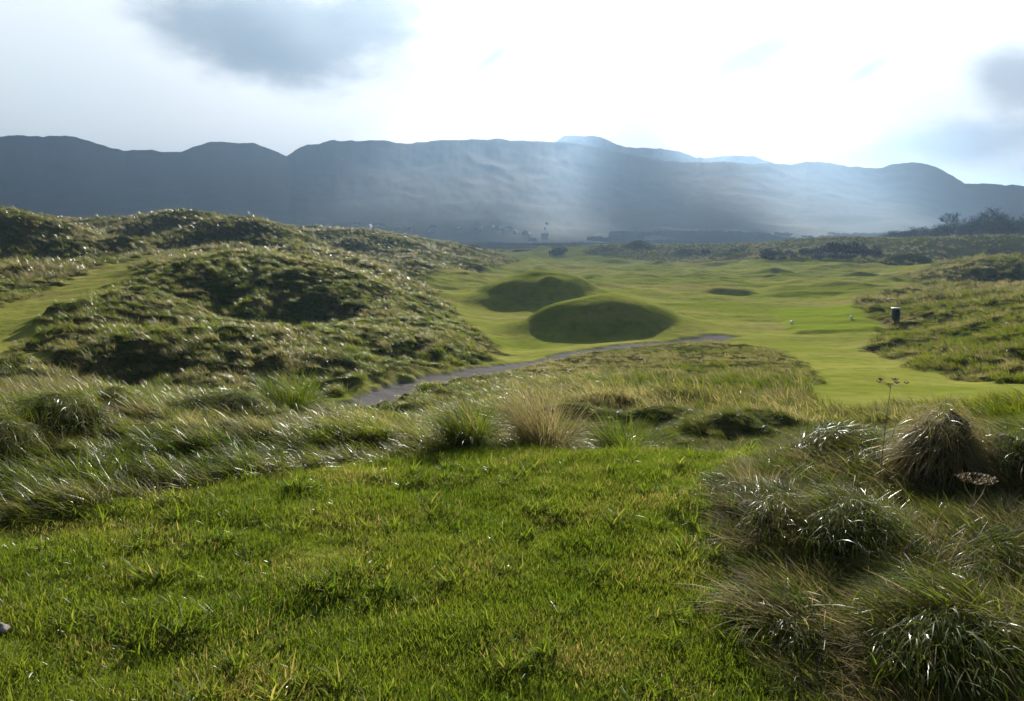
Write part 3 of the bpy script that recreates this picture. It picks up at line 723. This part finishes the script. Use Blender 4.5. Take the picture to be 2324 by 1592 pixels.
link('lid', mesh_from('lid', *lathe([(0, .855), (.255, .855), (.268, .865), (.268, .915), (.25, .94), (.15, .955), (0, .96)], 32, .6)), M_LID, bin_)
link('foot', mesh_from('foot', *lathe([(0, -.05), (.21, -.05), (.21, .012), (0, .012)], 32, .6)), simple('bin_foot', (.03, .03, .03), .8), bin_)

M_WHITE = simple('white_paint', (.8, .8, .78), .4, .05, 10)
def marker(x, y, d, label):
    px, py = pxy(x, y, d)
    V1 = lathe([(0, -.06), (.02, -.06), (.02, .03), (.06, .035), (.10, .07), (.115, .12), (.10, .175), (.06, .21), (0, .22)], 20)
    o = link('tee_marker', mesh_from('tee_marker', *V1), M_WHITE); o.location = (px, py, gz(px, py)); tag(o, label, 'tee marker', 'white tee markers')
marker(1796, 738, 53, 'white round tee marker farther from the litter bin')
marker(1931, 739, 53, 'white round tee marker nearer the litter bin')

# ------------------------------------------------------------------ gorse
def leaf_cloud(n, size, lump, seed, flat=.8, power=.45):
    g = np.random.default_rng(seed)
    nl = lump; cen = np.stack([g.normal(0, .42, nl), g.normal(0, .42, nl), g.uniform(.15, .72, nl)], -1); rad = g.uniform(.26, .45, nl)
    k = g.integers(0, nl, n); v = g.normal(0, 1, (n, 3)); v /= np.linalg.norm(v, axis=1)[:, None]
    p = cen[k] + v * (rad[k] * g.uniform(0, 1, n) ** power)[:, None]; p[:, 2] = np.abs(p[:, 2]) * flat + .02
    a = g.normal(0, 1, (n, 3)); a /= np.linalg.norm(a, axis=1)[:, None]
    b = np.cross(a, g.normal(0, 1, (n, 3))); b /= np.linalg.norm(b, axis=1)[:, None] + 1e-9
    s = size * g.uniform(.5, 1.4, n)[:, None]
    V = np.stack([p - a * s, p + b * s * .5, p + a * s, p - b * s * .5], 1).reshape(-1, 3)
    F = np.arange(4 * n).reshape(-1, 4)
    me = mesh_from('leaves', V, F, False)
    add_attr(me, 'tip', np.zeros(4 * n)); add_attr(me, 'rnd', np.repeat(g.uniform(0, 1, n), 4))
    return me

gorse_leaf = []
for i in range(4):
    me = leaf_cloud(2600, .055, 9 + i, 200 + i); me.materials.append(M_GORSE); gorse_leaf.append(me)
def stems_mesh(i):
    ps = []
    for k in range(9):
        a = k * .7 + i; ps.append(tube([(0, 0, -.1), (math.cos(a) * .15, math.sin(a) * .15, .2), (math.cos(a) * .35, math.sin(a) * .35, .5)], [.03, .02, .008], 4))
    me = mesh_from('stems', *join(ps)); me.materials.append(M_BARK); return me
gorse_stem = [stems_mesh(i) for i in range(4)]
n_b = 0
def gorse(x, top, d, wpx, label, group='gorse bushes in the dark thicket', base=None):
    global n_b
    px, py = pxy(x, 588, d); z0 = gz(px, py)
    topz = P(x, top, d)[2]; h = max(topz - z0, .6); w = wpx / FPX * d / 2
    root = empty('gorse_bush', (px, py, z0 - .1), random.uniform(0, 6.28), label=label, cat='bush', group=group)
    for nm, ms in (('leaves', gorse_leaf), ('stems', gorse_stem)):
        o = link(nm, ms[n_b % 4], None, root); o.scale = (w / .72, w / .72, h / .82)
    n_b += 1
for a in ((1742, 566, 181, 34, 'gorse bush at the left tip of the dark thicket'), (1768, 563, 184, 40, 'round gorse bush second from the left tip of the thicket'),
          (1785, 574, 179, 36, 'low gorse bush bulging forward near the left end of the thicket'), (1808, 570, 183, 42, 'gorse bush in the dip between the two high parts of the thicket'),
          (1832, 564, 184, 44, 'gorse bush rising on the left shoulder of the thicket'), (1856, 560, 186, 46, 'gorse bush just left of the thicket top'),
          (1880, 547, 190, 46, 'tallest gorse bush crowning the thicket'), (1908, 551, 189, 48, 'gorse bush just right of the tallest one'), (1936, 550, 188, 50, 'broad high gorse bush on the right half of the thicket'),
          (1962, 556, 186, 44, 'gorse bush on the right shoulder of the thicket'), (1980, 565, 183, 38, 'gorse bush at the right end of the thicket'), (1845, 574, 180, 44, 'front gorse bush under the left shoulder of the thicket'),
          (1890, 572, 180, 50, 'front gorse bush under the thicket top'), (1930, 573, 180, 48, 'front gorse bush below the broad high one'), (1965, 574, 180, 40, 'front gorse bush below the right shoulder of the thicket')):
    gorse(*a)
gorse(2003, 577, 178, 28, 'small round gorse bush standing alone right of the dark thicket', None or 'lone bushes on the links')
gorse(1270, 561, 292, 38, 'dark bush alone at the far end of the fairway', 'lone bushes on the links')
gorse(1671, 562, 252, 24, 'small dark bush on the skyline left of the gorse thicket', 'lone bushes on the links')
gorse(1603, 564, 268, 18, 'tiny dark bush on the skyline farther left of the gorse thicket', 'lone bushes on the links')
gorse(1178, 566, 320, 22, 'faint little bush at the left end of the far fairway', 'lone bushes on the links')
gorse(2037, 541, 300, 26, 'dark bush at the foot of the bare trees', 'lone bushes on the links')

# ------------------------------------------------------------------ bare winter trees
def bare_tree(seed, h, spread, twigs, fine=.045):
    g = random.Random(seed); limbs, tw = [], []
    def grow(p, d, ln, r_, lev):
        steps = 4; path = [p]; rad = [r_]; q = p.copy(); dd = d.copy()
        for k in range(steps):
            dd = (dd + Vector((g.gauss(0, .13), g.gauss(0, .13), g.gauss(.05, .08)))).normalized(); q = q + dd * ln / steps
            path.append(q.copy()); rad.append(max(r_ * (1 - .55 * (k + 1) / steps), fine * .7))
        (limbs if lev < 2 else tw).append(tube(path, rad, 5 if lev < 2 else 3))
        if lev >= twigs: return
        for k in range((5, 5, 5, 6)[lev]):
            t = g.uniform(.35, 1.0) if k else 1.0; i = min(steps - 1, int(t * steps)); b = path[i].lerp(path[i + 1], t * steps - i if i < steps else 1)
            nd = (dd + Vector((g.gauss(0, 1), g.gauss(0, 1), g.gauss(.12, .5))).normalized() * spread).normalized()
            grow(b, nd, ln * g.uniform(.55, .8), max(r_ * .5, fine), lev + 1)
    grow(Vector((0, 0, -.2)), Vector((0, 0, 1)), h * .38, h * .022, 0)
    m1 = mesh_from('trunk', *join(limbs)); m1.materials.append(M_BARK)
    m2 = mesh_from('crown', *join(tw)); m2.materials.append(M_TWIG)
    V = np.empty(len(m2.vertices) * 3); m2.vertices.foreach_get('co', V)
    return m1, m2, V.reshape(-1, 3)[:, 2].max()
TREES = [bare_tree(300 + i, 14, (.85, 1.0, .9, 1.1)[i], 4) for i in range(4)]
def scrub(seed):
    m1, m2, mh = bare_tree(seed, 14, 1.3, 2, .1); m1.transform(Matrix.Scale(.9 / mh, 4))
    lc = leaf_cloud(2400, .035, 11, seed + 50, 1.0, .6); lc.name = 'crown'; lc.materials.append(M_TWIG)
    return m1, lc, .98
SCRUB = [scrub(340 + i) for i in range(3)]
n_t = 0
def tree(x, top, d, label, kinds=TREES, group='bare trees behind the right hand dunes', wide=1.0):
    global n_t
    px, py = pxy(x, 542, d); z0 = gz(px, py); h = P(x, top, d)[2] - z0
    m1, m2, mh = kinds[n_t % len(kinds)]; s = h / mh
    root = empty('bare_tree', (px, py, z0), random.uniform(0, 6.28), label=label, cat='tree', group=group)
    for nm, m_ in (('trunk', m1), ('crown', m2)):
        o = link(nm, m_, None, root); o.scale = (s * wide, s * wide, s)
    n_t += 1
for a in ((2153, 481, 345, 'round headed bare tree standing out left of the tallest one'), (2234, 466, 348, 'tallest bare tree above the dark scrub'), (2283, 475, 352, 'broad bare tree right of the tallest one'),
          (2322, 478, 350, 'bare tree cut by the right edge of the view'), (2205, 486, 356, 'slim bare tree just left of the tallest one'), (2258, 484, 360, 'bare tree in the gap right of the tallest one')):
    tree(*a, wide=1.15)
for x, top, d, lb in ((2012, 530, 372, 'lowest scrubby tree at the left tip of the wood'), (2030, 523, 366, 'little scrubby tree second from the left tip of the wood'), (2050, 516, 368, 'pale scrubby tree in the thin left part of the wood'),
          (2068, 519, 352, 'dark narrow scrubby tree in front of the thin part of the wood'), (2092, 515, 362, 'scrubby tree between the dark narrow one and the round headed tree'), (2112, 511, 358, 'scrubby tree left below the round headed tree'),
          (2135, 506, 352, 'scrubby tree at the left foot of the round headed tree'), (2160, 508, 338, 'dense scrubby tree right under the round headed tree'), (2182, 500, 342, 'scrubby tree between the round headed and tallest trees'),
          (2205, 503, 336, 'front scrubby tree left of the tallest tree'), (2228, 498, 338, 'front scrubby tree under the tallest tree'), (2250, 502, 335, 'front scrubby tree right of the tallest tree'),
          (2272, 497, 338, 'scrubby tree under the broad bare tree'), (2296, 500, 334, 'scrubby tree right of the broad bare tree'), (2318, 496, 338, 'scrubby tree at the right edge of the wood')):
    tree(x, top, d, lb, SCRUB, 'scrubby trees of the right hand wood', 1.15)

# ------------------------------------------------------------------ mountains across the estuary
RIDGE = np.array([(-900, 330), (-500, 318), (-200, 312), (0, 305), (60, 303), (95, 306), (150, 303), (180, 310), (215, 323), (250, 334), (280, 340), (315, 336), (345, 337), (370, 342), (410, 341), (440, 331), (470, 322), (500, 318), (540, 321), (575, 322),
    (610, 333), (635, 345), (650, 352), (670, 336), (695, 325), (725, 322), (760, 315), (790, 317), (835, 315), (880, 318), (930, 320), (980, 319), (1025, 315), (1060, 311), (1110, 312), (1135, 310), (1160, 314), (1220, 316), (1290, 318), (1340, 328),
    (1400, 342), (1450, 354), (1500, 360), (1560, 366), (1620, 364), (1680, 366), (1740, 368), (1780, 371), (1800, 371), (1830, 364), (1880, 365), (1905, 370), (1940, 377), (2000, 379), (2030, 368), (2065, 364), (2105, 369), (2135, 381), (2165, 398), (2190, 412), (2240, 412), (2280, 418), (2330, 417),
    (2600, 430), (3000, 425), (3400, 440)], float)
PEAK = np.array([(-900, 520), (1150, 420), (1240, 335), (1280, 306), (1350, 306), (1375, 314), (1400, 326), (1420, 333), (1500, 334), (1545, 342), (1580, 356), (1600, 355), (1645, 352), (1710, 350), (1730, 361), (1755, 369), (1800, 385), (1900, 440), (3400, 520)], float)
def prof(tab, th):
    x = CX + FPX * np.tan(th) * 1.0
    a, f, u = ray(tab[:, 0], tab[:, 1]); az = np.arctan2(a, f); sl = u / np.hypot(a, f)
    rag = .0022 * fbm(th * 55, th * 0 + .5, 4, 113, .6) + .0012 * np.abs(perlin(th * 26, th * 0 + 2.5, 117))
    return np.interp(th, az, sl), rag
mt = np.linspace(R(-46), R(46), 900); mr = np.r_[np.linspace(1150, 4300, 150), np.linspace(4330, 5600, 30)]
T2, R2 = np.meshgrid(mt, mr); MX, MY = R2 * np.sin(T2), R2 * np.cos(T2)
RC = 2950 + 250 * fbm(T2[0] * 3.1, T2[0] * 0 + .3, 2, 111)
def layer(slope_rag, rc, r0, p):
    slope, rag = slope_rag[0][None], slope_rag[1][None]
    t = np.clip((R2 - r0) / (rc - r0), 0, 1.6)
    up = np.clip(t, 0, 1) ** p; down = 1 - .75 * sstep(1, 1.5, t)
    return (slope * up + rag * up ** 5) * rc * down
h1 = layer(prof(RIDGE, T2[0]), RC[None], 1250, 1.95); h2 = layer(prof(PEAK, T2[0]), 4000 + 0 * RC[None], 2300, 1.2)
tt = np.clip((R2 - 1250) / (RC[None] - 1250), 0, 1.3)
rugged = (1 - np.abs(fbm(MX / 260, MY / 420, 5, 121, .6)) * 2.2)
amp = 9 * np.clip(tt, 0, 1) * np.clip(1 - tt, 0, 1) * 2.4 + 5 * sstep(.2, .9, tt)
MZ = np.maximum(h1 + amp * (rugged - .45), h2 + 40 * (rugged - .5) * sstep(.2, .8, (R2 - 2300) / 1700) * (R2 < 3900)) - 7.0 - 6 * (1 - sstep(1150, 1300, R2))
idx = np.arange(MX.size).reshape(MX.shape)
mF = np.stack([idx[:-1, :-1], idx[1:, :-1], idx[1:, 1:], idx[:-1, 1:]], -1).reshape(-1, 4)
def _mount(t, p, o):
    pos = t.pos()
    a = t.mix(t.smooth(.35, .68, t.noise(pos, .006, 6, .6)), rgb(.013, .015, .011), rgb(.024, .020, .015))
    sx = t.new('ShaderNodeSeparateXYZ'); t.put(sx.inputs[0], pos)
    low = t.math('SUBTRACT', 1.0, t.smooth(22, 75, sx.outputs[2]))
    v = t.new('ShaderNodeTexVoronoi'); v.feature = 'F1'; t.put(v.inputs['Vector'], t.scaled(pos, (1, .45, 0))); v.inputs['Scale'].default_value = .011
    sepc = t.new('ShaderNodeSeparateColor'); t.put(sepc.inputs[0], v.outputs['Color'])
    fld = t.mix(t.smooth(.45, .55, sepc.outputs[0]), rgb(.022, .034, .016), rgb(.036, .048, .02))
    fld = t.mix(t.smooth(.88, .90, sepc.outputs[1]), fld, rgb(.11, .11, .06))
    a = t.mix(t.math('MULTIPLY', low, t.smooth(.38, .5, t.noise(pos, .004, 3))), a, fld)
    t.put(p.inputs['Base Color'], a); p.inputs['Roughness'].default_value = .95; p.inputs['Specular IOR Level'].default_value = .05
    bm = t.new('ShaderNodeBump'); bm.inputs['Strength'].default_value = .3; bm.inputs['Distance'].default_value = 10
    t.put(bm.inputs['Height'], t.noise(pos, .012, 6, .65)); t.put(p.inputs['Normal'], bm.outputs[0])
mount_me = mesh_from('mountains', np.stack([MX, MY, MZ], -1).reshape(-1, 3), mF)
tag(link('mountains', mount_me, material('heather_hill', _mount)), 'long bare mountain range beyond the links', 'mountains', kind='structure')

def mount_z(X, Y):
    t = np.interp(np.arctan2(X, Y), mt, np.arange(len(mt))); r = np.interp(np.hypot(X, Y), mr, np.arange(len(mr)))
    i0 = np.clip(r.astype(int), 0, len(mr) - 2); j0 = np.clip(t.astype(int), 0, len(mt) - 2); a, b = r - i0, t - j0
    z = MZ[i0, j0] * (1 - a) * (1 - b) + MZ[i0 + 1, j0] * a * (1 - b) + MZ[i0, j0 + 1] * (1 - a) * b + MZ[i0 + 1, j0 + 1] * a * b
    return np.maximum(z, ground_z(X, Y))

# white houses scattered along the foot of the mountains
HW, HL, HE, HR = 6.5, 12.0, 4.6, 8.6
wall_V = np.array([(-HL / 2, -HW / 2, -2), (HL / 2, -HW / 2, -2), (HL / 2, HW / 2, -2), (-HL / 2, HW / 2, -2), (-HL / 2, -HW / 2, HE), (HL / 2, -HW / 2, HE), (HL / 2, HW / 2, HE), (-HL / 2, HW / 2, HE), (-HL / 2, 0, HR - .3), (HL / 2, 0, HR - .3)])
def poly_mesh(name, V, faces, mat):
    me = bpy.data.meshes.new(name); me.from_pydata([tuple(v) for v in V], [], faces); me.update(); me.materials.append(mat); return me
w_me = poly_mesh('wall', wall_V, [(0, 1, 5, 4), (2, 3, 7, 6), (1, 2, 6, 9, 5), (3, 0, 4, 8, 7)], simple('whitewash', (.8, .79, .76), .8, .06, 1))
e = .5; ry = HW / 2 + .5; ze = HE - .5 * (HR - HE) / (HW / 2)
roof_V = np.array([(-HL / 2 - e, -ry, ze), (HL / 2 + e, -ry, ze), (HL / 2 + e, 0, HR), (-HL / 2 - e, 0, HR), (HL / 2 + e, ry, ze), (-HL / 2 - e, ry, ze)])
roof_V = np.r_[roof_V, roof_V + (0, 0, .25)]
r_me = poly_mesh('roof', roof_V, [(6, 7, 8, 9), (9, 8, 10, 11), (0, 3, 2, 1), (3, 5, 4, 2), (0, 1, 7, 6), (4, 5, 11, 10), (1, 2, 8, 7), (2, 4, 10, 8), (5, 3, 9, 11), (3, 0, 6, 9)], simple('slate', (.26, .26, .28), .3, .2, 1, spec=.6))
cV = np.array([(sx * .45 + HL / 2 - .7, sy * .4, z) for z in (HR - .8, HR + 1.3) for sx, sy in ((-1, -1), (1, -1), (1, 1), (-1, 1))])
c_me = poly_mesh('chimney', cV, [(0, 1, 5, 4), (1, 2, 6, 5), (2, 3, 7, 6), (3, 0, 4, 7), (4, 5, 6, 7)], simple('chimney_render', (.6, .58, .55), .8, .1, 1))
def house(x, y, rz, s, label):
    # walk out along the sight line to where the hillside meets it
    rr = np.linspace(1200, 2600, 600); a, f, u = ray(x, y); k = rr / math.hypot(float(a), float(f))
    X, Y, Z = k * float(a), k * float(f), k * float(u); g_ = mount_z(X, Y); hit = np.argmax(Z <= g_ + .2)
    if hit == 0: hit = 10
    root = empty('white_house', (X[hit], Y[hit], g_[hit]), rz, label=label, cat='house', group='white houses at the foot of the mountains')
    root.scale = (s * .85, s * .85, s * .85)
    link('wall', w_me, None, root); rf = link('roof', r_me, None, root); link('chimney', c_me, None, rf)
WHERE = 'white house below the mountains, '
for i, (x, y, s, lb) in enumerate(((1082, 517, 1.35, 'the single bright one left of the village middle'), (1119, 519, 1.1, 'first in the sloping row right of the bright single one'), (1130, 521, 1.25, 'second in the sloping row'),
        (1146, 528, 1.3, 'lowest of the sloping row'), (1156, 524, 1.2, 'upper right end of the sloping row'), (1190, 533, 1.1, 'left one of the pair below the sloping row'), (1200, 537, 1.2, 'right one of the pair below the sloping row'),
        (1237, 541, 1.3, 'bright one by itself low on the right'), (1208, 553, 1.3, 'lowest one just above the fairway end'), (1237, 521, .7, 'on the slope above the bright low one'), (1241, 509, .65, 'highest one on the right side'),
        (983, 520, 1.2, 'left outlier beyond the dune end'), (978, 527, 1.0, 'just below the left outlier'), (1040, 519, 1.0, 'faint one between the left outlier and the single bright one'), (1092, 521, 1.0, 'tucked right below the single bright one'),
        (868, 517, 1.2, 'right one of the cluster above the grassy dune'), (853, 515, 1.1, 'middle one of the cluster above the grassy dune'), (840, 518, 1.1, 'left one of the cluster above the grassy dune'), (807, 513, 1.1, 'alone between the two left clusters'),
        (747, 518, 1.1, 'right one of the far left string'), (728, 519, 1.0, 'second from right in the far left string'), (702, 517, 1.1, 'middle one of the far left string'), (676, 518, 1.0, 'left end of the far left string'),
        (1813, 547, 1.3, 'beside the woods left of the gorse thicket'), (1826, 549, 1.0, 'lower neighbour of the one beside the woods'), (1170, 530, 1.0, 'in the field right of the sloping row'), (905, 526, 1.0, 'below the cluster above the grassy dune'), (930, 524, 1.0, 'between the left cluster and the left outlier'))):
    house(x, y, .3 + 1.1 * math.sin(i * 2.3), s, WHERE + lb)

# woods along the shore, one mass from here
wood = []
for i in range(4):
    me = leaf_cloud(150, .20, 6, 400 + i, 1.2, .6); me.materials.append(M_WOOD); wood.append(me)
kwd = kit('wood_crown', wood)
X, Y, r = wedge(100000, 1180, 2050, 39, 1)
xp = CX + FPX * X / Y
zz = mount_z(X, Y)
clump_ = fbm(X / 160, Y / 230, 3, 131)
clump_ = clump_ + np.where(xp > 1380, .25 * (1 - sstep(1700, 1800, r)), np.where(xp < 680, .2, -.08))
dens = .8 * sstep(.0, .14, clump_) * (1 - sstep(1550, 1950, r)) + .8 * (1 - sstep(1230, 1420, r)) * sstep(-.45, -.1, clump_)
dens = dens * np.where((xp > 680) & (xp < 1330), .55, 1.0)
keep = (rng.uniform(0, 1, len(X)) < dens) & (dens > .42)
X, Y, zz = X[keep], Y[keep], zz[keep]
scatter('shore_woods', np.stack([X, Y, zz - 1.], -1), rng.uniform(0, 6.28, len(X)), rng.uniform(2.4, 4.6, len(X)), rng.uniform(0, .5, len(X)), kwd, 'dark belt of woods and hedges at the foot of the mountains', 'woods')
# ------------------------------------------------------------------ sky, sun, air, camera
SUN_AZ, SUN_EL = R(9), R(22.5)
sun_dir = Vector((math.sin(SUN_AZ) * math.cos(SUN_EL), math.cos(SUN_AZ) * math.cos(SUN_EL), math.sin(SUN_EL)))
world = bpy.data.worlds.new('World'); scene.world = world; world.use_nodes = True
t = NT(world.node_tree); bg = world.node_tree.nodes['Background']; bg.inputs[1].default_value = .1; REAR = .22
sky = t.new('ShaderNodeTexSky', sky_type='NISHITA', sun_disc=False, sun_elevation=SUN_EL, sun_rotation=SUN_AZ, air_density=1.0, dust_density=1.0, ozone_density=1.0)
vec = t.new('ShaderNodeTexCoord').outputs['Generated']
sx = t.new('ShaderNodeSeparateXYZ'); t.put(sx.inputs[0], vec)
az = t.math('MULTIPLY', t.math('ARCTAN2', sx.outputs[0], sx.outputs[1]), 57.2958)
el = t.math('MULTIPLY', t.math('ARCSINE', sx.outputs[2]), 57.2958)
wv = t.new('ShaderNodeCombineXYZ'); t.put(wv.inputs[0], az); t.put(wv.inputs[1], t.math('MULTIPLY', el, 1.9))
wv = wv.outputs[0]
wob = t.math('SUBTRACT', t.noise(wv, .16, 5, .55), .5)
wob2 = t.math('SUBTRACT', t.noise(wv, .55, 4, .6), .5)
dot = t.new('ShaderNodeVectorMath', operation='DOT_PRODUCT'); t.put(dot.inputs[0], vec); dot.inputs[1].default_value = sun_dir
toward = t.smooth(.5, .78, dot.outputs['Value'])
low = t.math('SUBTRACT', 1.0, t.math('MULTIPLY', t.smooth(20, 42, el), .9))
white = t.mix(t.smooth(.80, .965, dot.outputs['Value']), rgb(5.0, 5.2, 5.3), rgb(6.5, 6.5, 6.5))
veil = t.math('MULTIPLY', toward, low)
behind = t.mix(t.smooth(.42, .66, t.noise(wv, .05, 4)), sky.outputs[0], rgb(2.2, 2.5, 3.0))
hsv = t.new('ShaderNodeHueSaturation'); hsv.inputs['Value'].default_value = REAR; t.put(hsv.inputs['Color'], behind); behind = hsv.outputs[0]
col = t.mix(veil, behind, white)
def cloud(x, y, wx, wy, rot, colr, amount, soft=.75, wobble=1.0):
    global col
    a, f, u = ray(x, y); a0 = math.degrees(math.atan2(float(a), float(f))); e0 = math.degrees(math.atan2(float(u), math.hypot(float(a), float(f))))
    k = 57.2958 / FPX; c_, s_ = math.cos(rot), math.sin(rot)
    dx = t.math('SUBTRACT', az, a0); dy = t.math('SUBTRACT', el, e0)
    p = t.math('DIVIDE', t.math('ADD', t.math('MULTIPLY', dx, c_), t.math('MULTIPLY', dy, s_)), wx * k)
    q = t.math('DIVIDE', t.math('SUBTRACT', t.math('MULTIPLY', dy, c_), t.math('MULTIPLY', dx, s_)), wy * k)
    d = t.math('SQRT', t.math('ADD', t.math('MULTIPLY', p, p), t.math('MULTIPLY', q, q)))
    d = t.math('ADD', d, t.math('ADD', t.math('MULTIPLY', wob, 1.0 * wobble), t.math('MULTIPLY', wob2, .3 * wobble)))
    m = t.math('MULTIPLY', t.math('SUBTRACT', 1.0, t.smooth(1.0 - soft, 1.12, d)), amount)
    col = t.mix(m, col, colr)
SHADE = rgb(1.15, 1.42, 1.7); PALE = rgb(2.1, 2.35, 2.6)
cloud(640, 80, 340, 125, R(-6), PALE, .9, .65)
cloud(545, 90, 200, 90, R(-12), SHADE, .75, .9)
cloud(660, 140, 200, 60, R(-8), SHADE, .5, .95)
cloud(830, 50, 190, 100, R(28), PALE, .75, .9)
cloud(2160, 325, 250, 52, R(2), rgb(1.75, 1.85, 2.1), .85, .8)
cloud(2300, 185, 110, 75, R(-20), rgb(1.95, 2.05, 2.25), .85, .7)
cloud(1720, 125, 130, 36, R(20), rgb(2.8, 2.8, 2.95), .7, .9)
cloud(1120, 130, 90, 20, R(35), rgb(2.8, 2.8, 2.95), .7, .9)
cloud(1960, 165, 90, 24, R(28), rgb(2.8, 2.8, 2.95), .7, .9)
cloud(1720, 200, 60, 40, R(60), rgb(2.8, 2.8, 2.95), .6, .9)
cloud(1335, 262, 45, 14, R(15), rgb(2.8, 2.8, 2.95), .6, .9)
cloud(40, 170, 300, 150, R(0), rgb(4.5, 5.0, 5.2), .7, .9, .6)
t.put(bg.inputs[0], col)

sl = bpy.data.lights.new('sun', 'SUN'); sl.energy = 5.0; sl.angle = R(.5); sl.color = (1, .95, .86)
so = bpy.data.objects.new('sun', sl); COL.objects.link(so); so.rotation_euler = (-sun_dir).to_track_quat('-Z', 'Y').to_euler(); so.location = (0, 0, 500)

# unseen cloud added above the view, its gaps shaped to let light shafts through
CH = 7000.0
shx, shy = CH / math.tan(SUN_EL) * math.sin(SUN_AZ), CH / math.tan(SUN_EL) * math.cos(SUN_AZ)
gx_ = np.arange(-4200, 4600, 70.0); gy_ = np.arange(330, 4700, 70.0)
QX, QY = np.meshgrid(gx_, gy_)
wq = 160 * fbm(QX / 520, QY / 520, 3, 151)
def gap(x, d, rx, ry):
    a, b = pxy(x, 500, d); return np.hypot((QX - a) / rx, (QY - b) / ry) + wq / 300
cover = np.minimum.reduce([gap(930, 2450, 420, 800), gap(1760, 2300, 240, 900), gap(2330, 2700, 320, 600), gap(1500, 3900, 520, 420), gap(1900, 1400, 90, 300), gap(1250, 1900, 90, 350)])
cover = np.minimum(cover, 1 + (QY - 470 + wq * 2 + .25 * np.abs(QX)) / 600)
full = cover > 1.0
qi = np.arange(QX.size).reshape(QX.shape); th_ = 90 + 60 * fbm(QX / 400, QY / 400, 3, 157)
top = np.stack([QX + shx, QY + shy, CH + th_], -1).reshape(-1, 3); bot = np.stack([QX + shx, QY + shy, CH - th_ * .4], -1).reshape(-1, 3)
cell = full[:-1, :-1] & full[1:, :-1] & full[:-1, 1:] & full[1:, 1:]
cf = np.stack([qi[:-1, :-1], qi[:-1, 1:], qi[1:, 1:], qi[1:, :-1]], -1)[cell]
edge = {}
for f in cf:
    for a, b in zip(f, np.roll(f, -1)):
        if (b, a) in edge: del edge[(b, a)]
        else: edge[(a, b)] = 1
nq = QX.size
sides = np.array([(b, a, a + nq, b + nq) for a, b in edge])
def _cl(t, p, o):
    d = t.new('ShaderNodeBsdfDiffuse'); d.inputs[0].default_value = rgb(.85, .86, .88); tr = t.new('ShaderNodeBsdfTransparent'); mx = t.new('ShaderNodeMixShader'); mx.inputs[0].default_value = CLOUD_OPEN
    t.l.new(d.outputs[0], mx.inputs[1]); t.l.new(tr.outputs[0], mx.inputs[2]); t.l.new(mx.outputs[0], o.inputs['Surface'])
CLOUD_OPEN = .28
tag(link('unseen_clouds', mesh_from('unseen_clouds', np.r_[top, bot], np.r_[cf, (cf + nq)[:, ::-1], sides]), material('sun_blocking_cloud', _cl)), 'unseen broken cloud shaped to shade the mountains and let light shafts through', 'unseen_clouds', kind='stuff')

def _haze(t, p, o):
    m = t.n
    vol = t.new('ShaderNodeVolumePrincipled'); vol.inputs['Color'].default_value = rgb(.46, .70, 1.0); vol.inputs['Density'].default_value = HAZE; vol.inputs['Anisotropy'].default_value = .58
    m.remove(p); t.l.new(vol.outputs[0], o.inputs['Volume'])
HAZE = 1.85e-4
hz = material('haze_air', _haze)
zt = float(MZ.max()) + 40; zb = float(min(GZ.min(), MZ.min())) - 1.5
hV = [(sx_ * 9900, sy_, z) for z in (zb, zt) for sx_, sy_ in ((-1, -1200), (1, -1200), (1, 9900), (-1, 9900))]
hme = poly_mesh('haze', hV, [(0, 3, 2, 1), (4, 5, 6, 7), (0, 1, 5, 4), (1, 2, 6, 5), (2, 3, 7, 6), (3, 0, 4, 7)], hz)
tag(link('haze', hme), 'pale blue haze over the links and mountains', 'haze', kind='stuff')

cam = bpy.data.cameras.new('camera'); co = bpy.data.objects.new('camera', cam); COL.objects.link(co); scene.camera = co
cam.sensor_width = 36; cam.lens = 36 * FPX / 2324; cam.clip_start = .05; cam.clip_end = 30000
co.rotation_euler = (R(90) - PITCH, 0, 0)
vs = scene.view_settings; vs.view_transform = 'Standard'; vs.look = 'None'; vs.gamma = 1; vs.use_curve_mapping = False; vs.exposure = 1.15
cy = scene.cycles; cy.max_bounces = 6; cy.diffuse_bounces = 2; cy.glossy_bounces = 2; cy.transmission_bounces = 4; cy.volume_bounces = 0; cy.transparent_max_bounces = 8
cy.use_denoising = True; cy.sample_clamp_indirect = 4
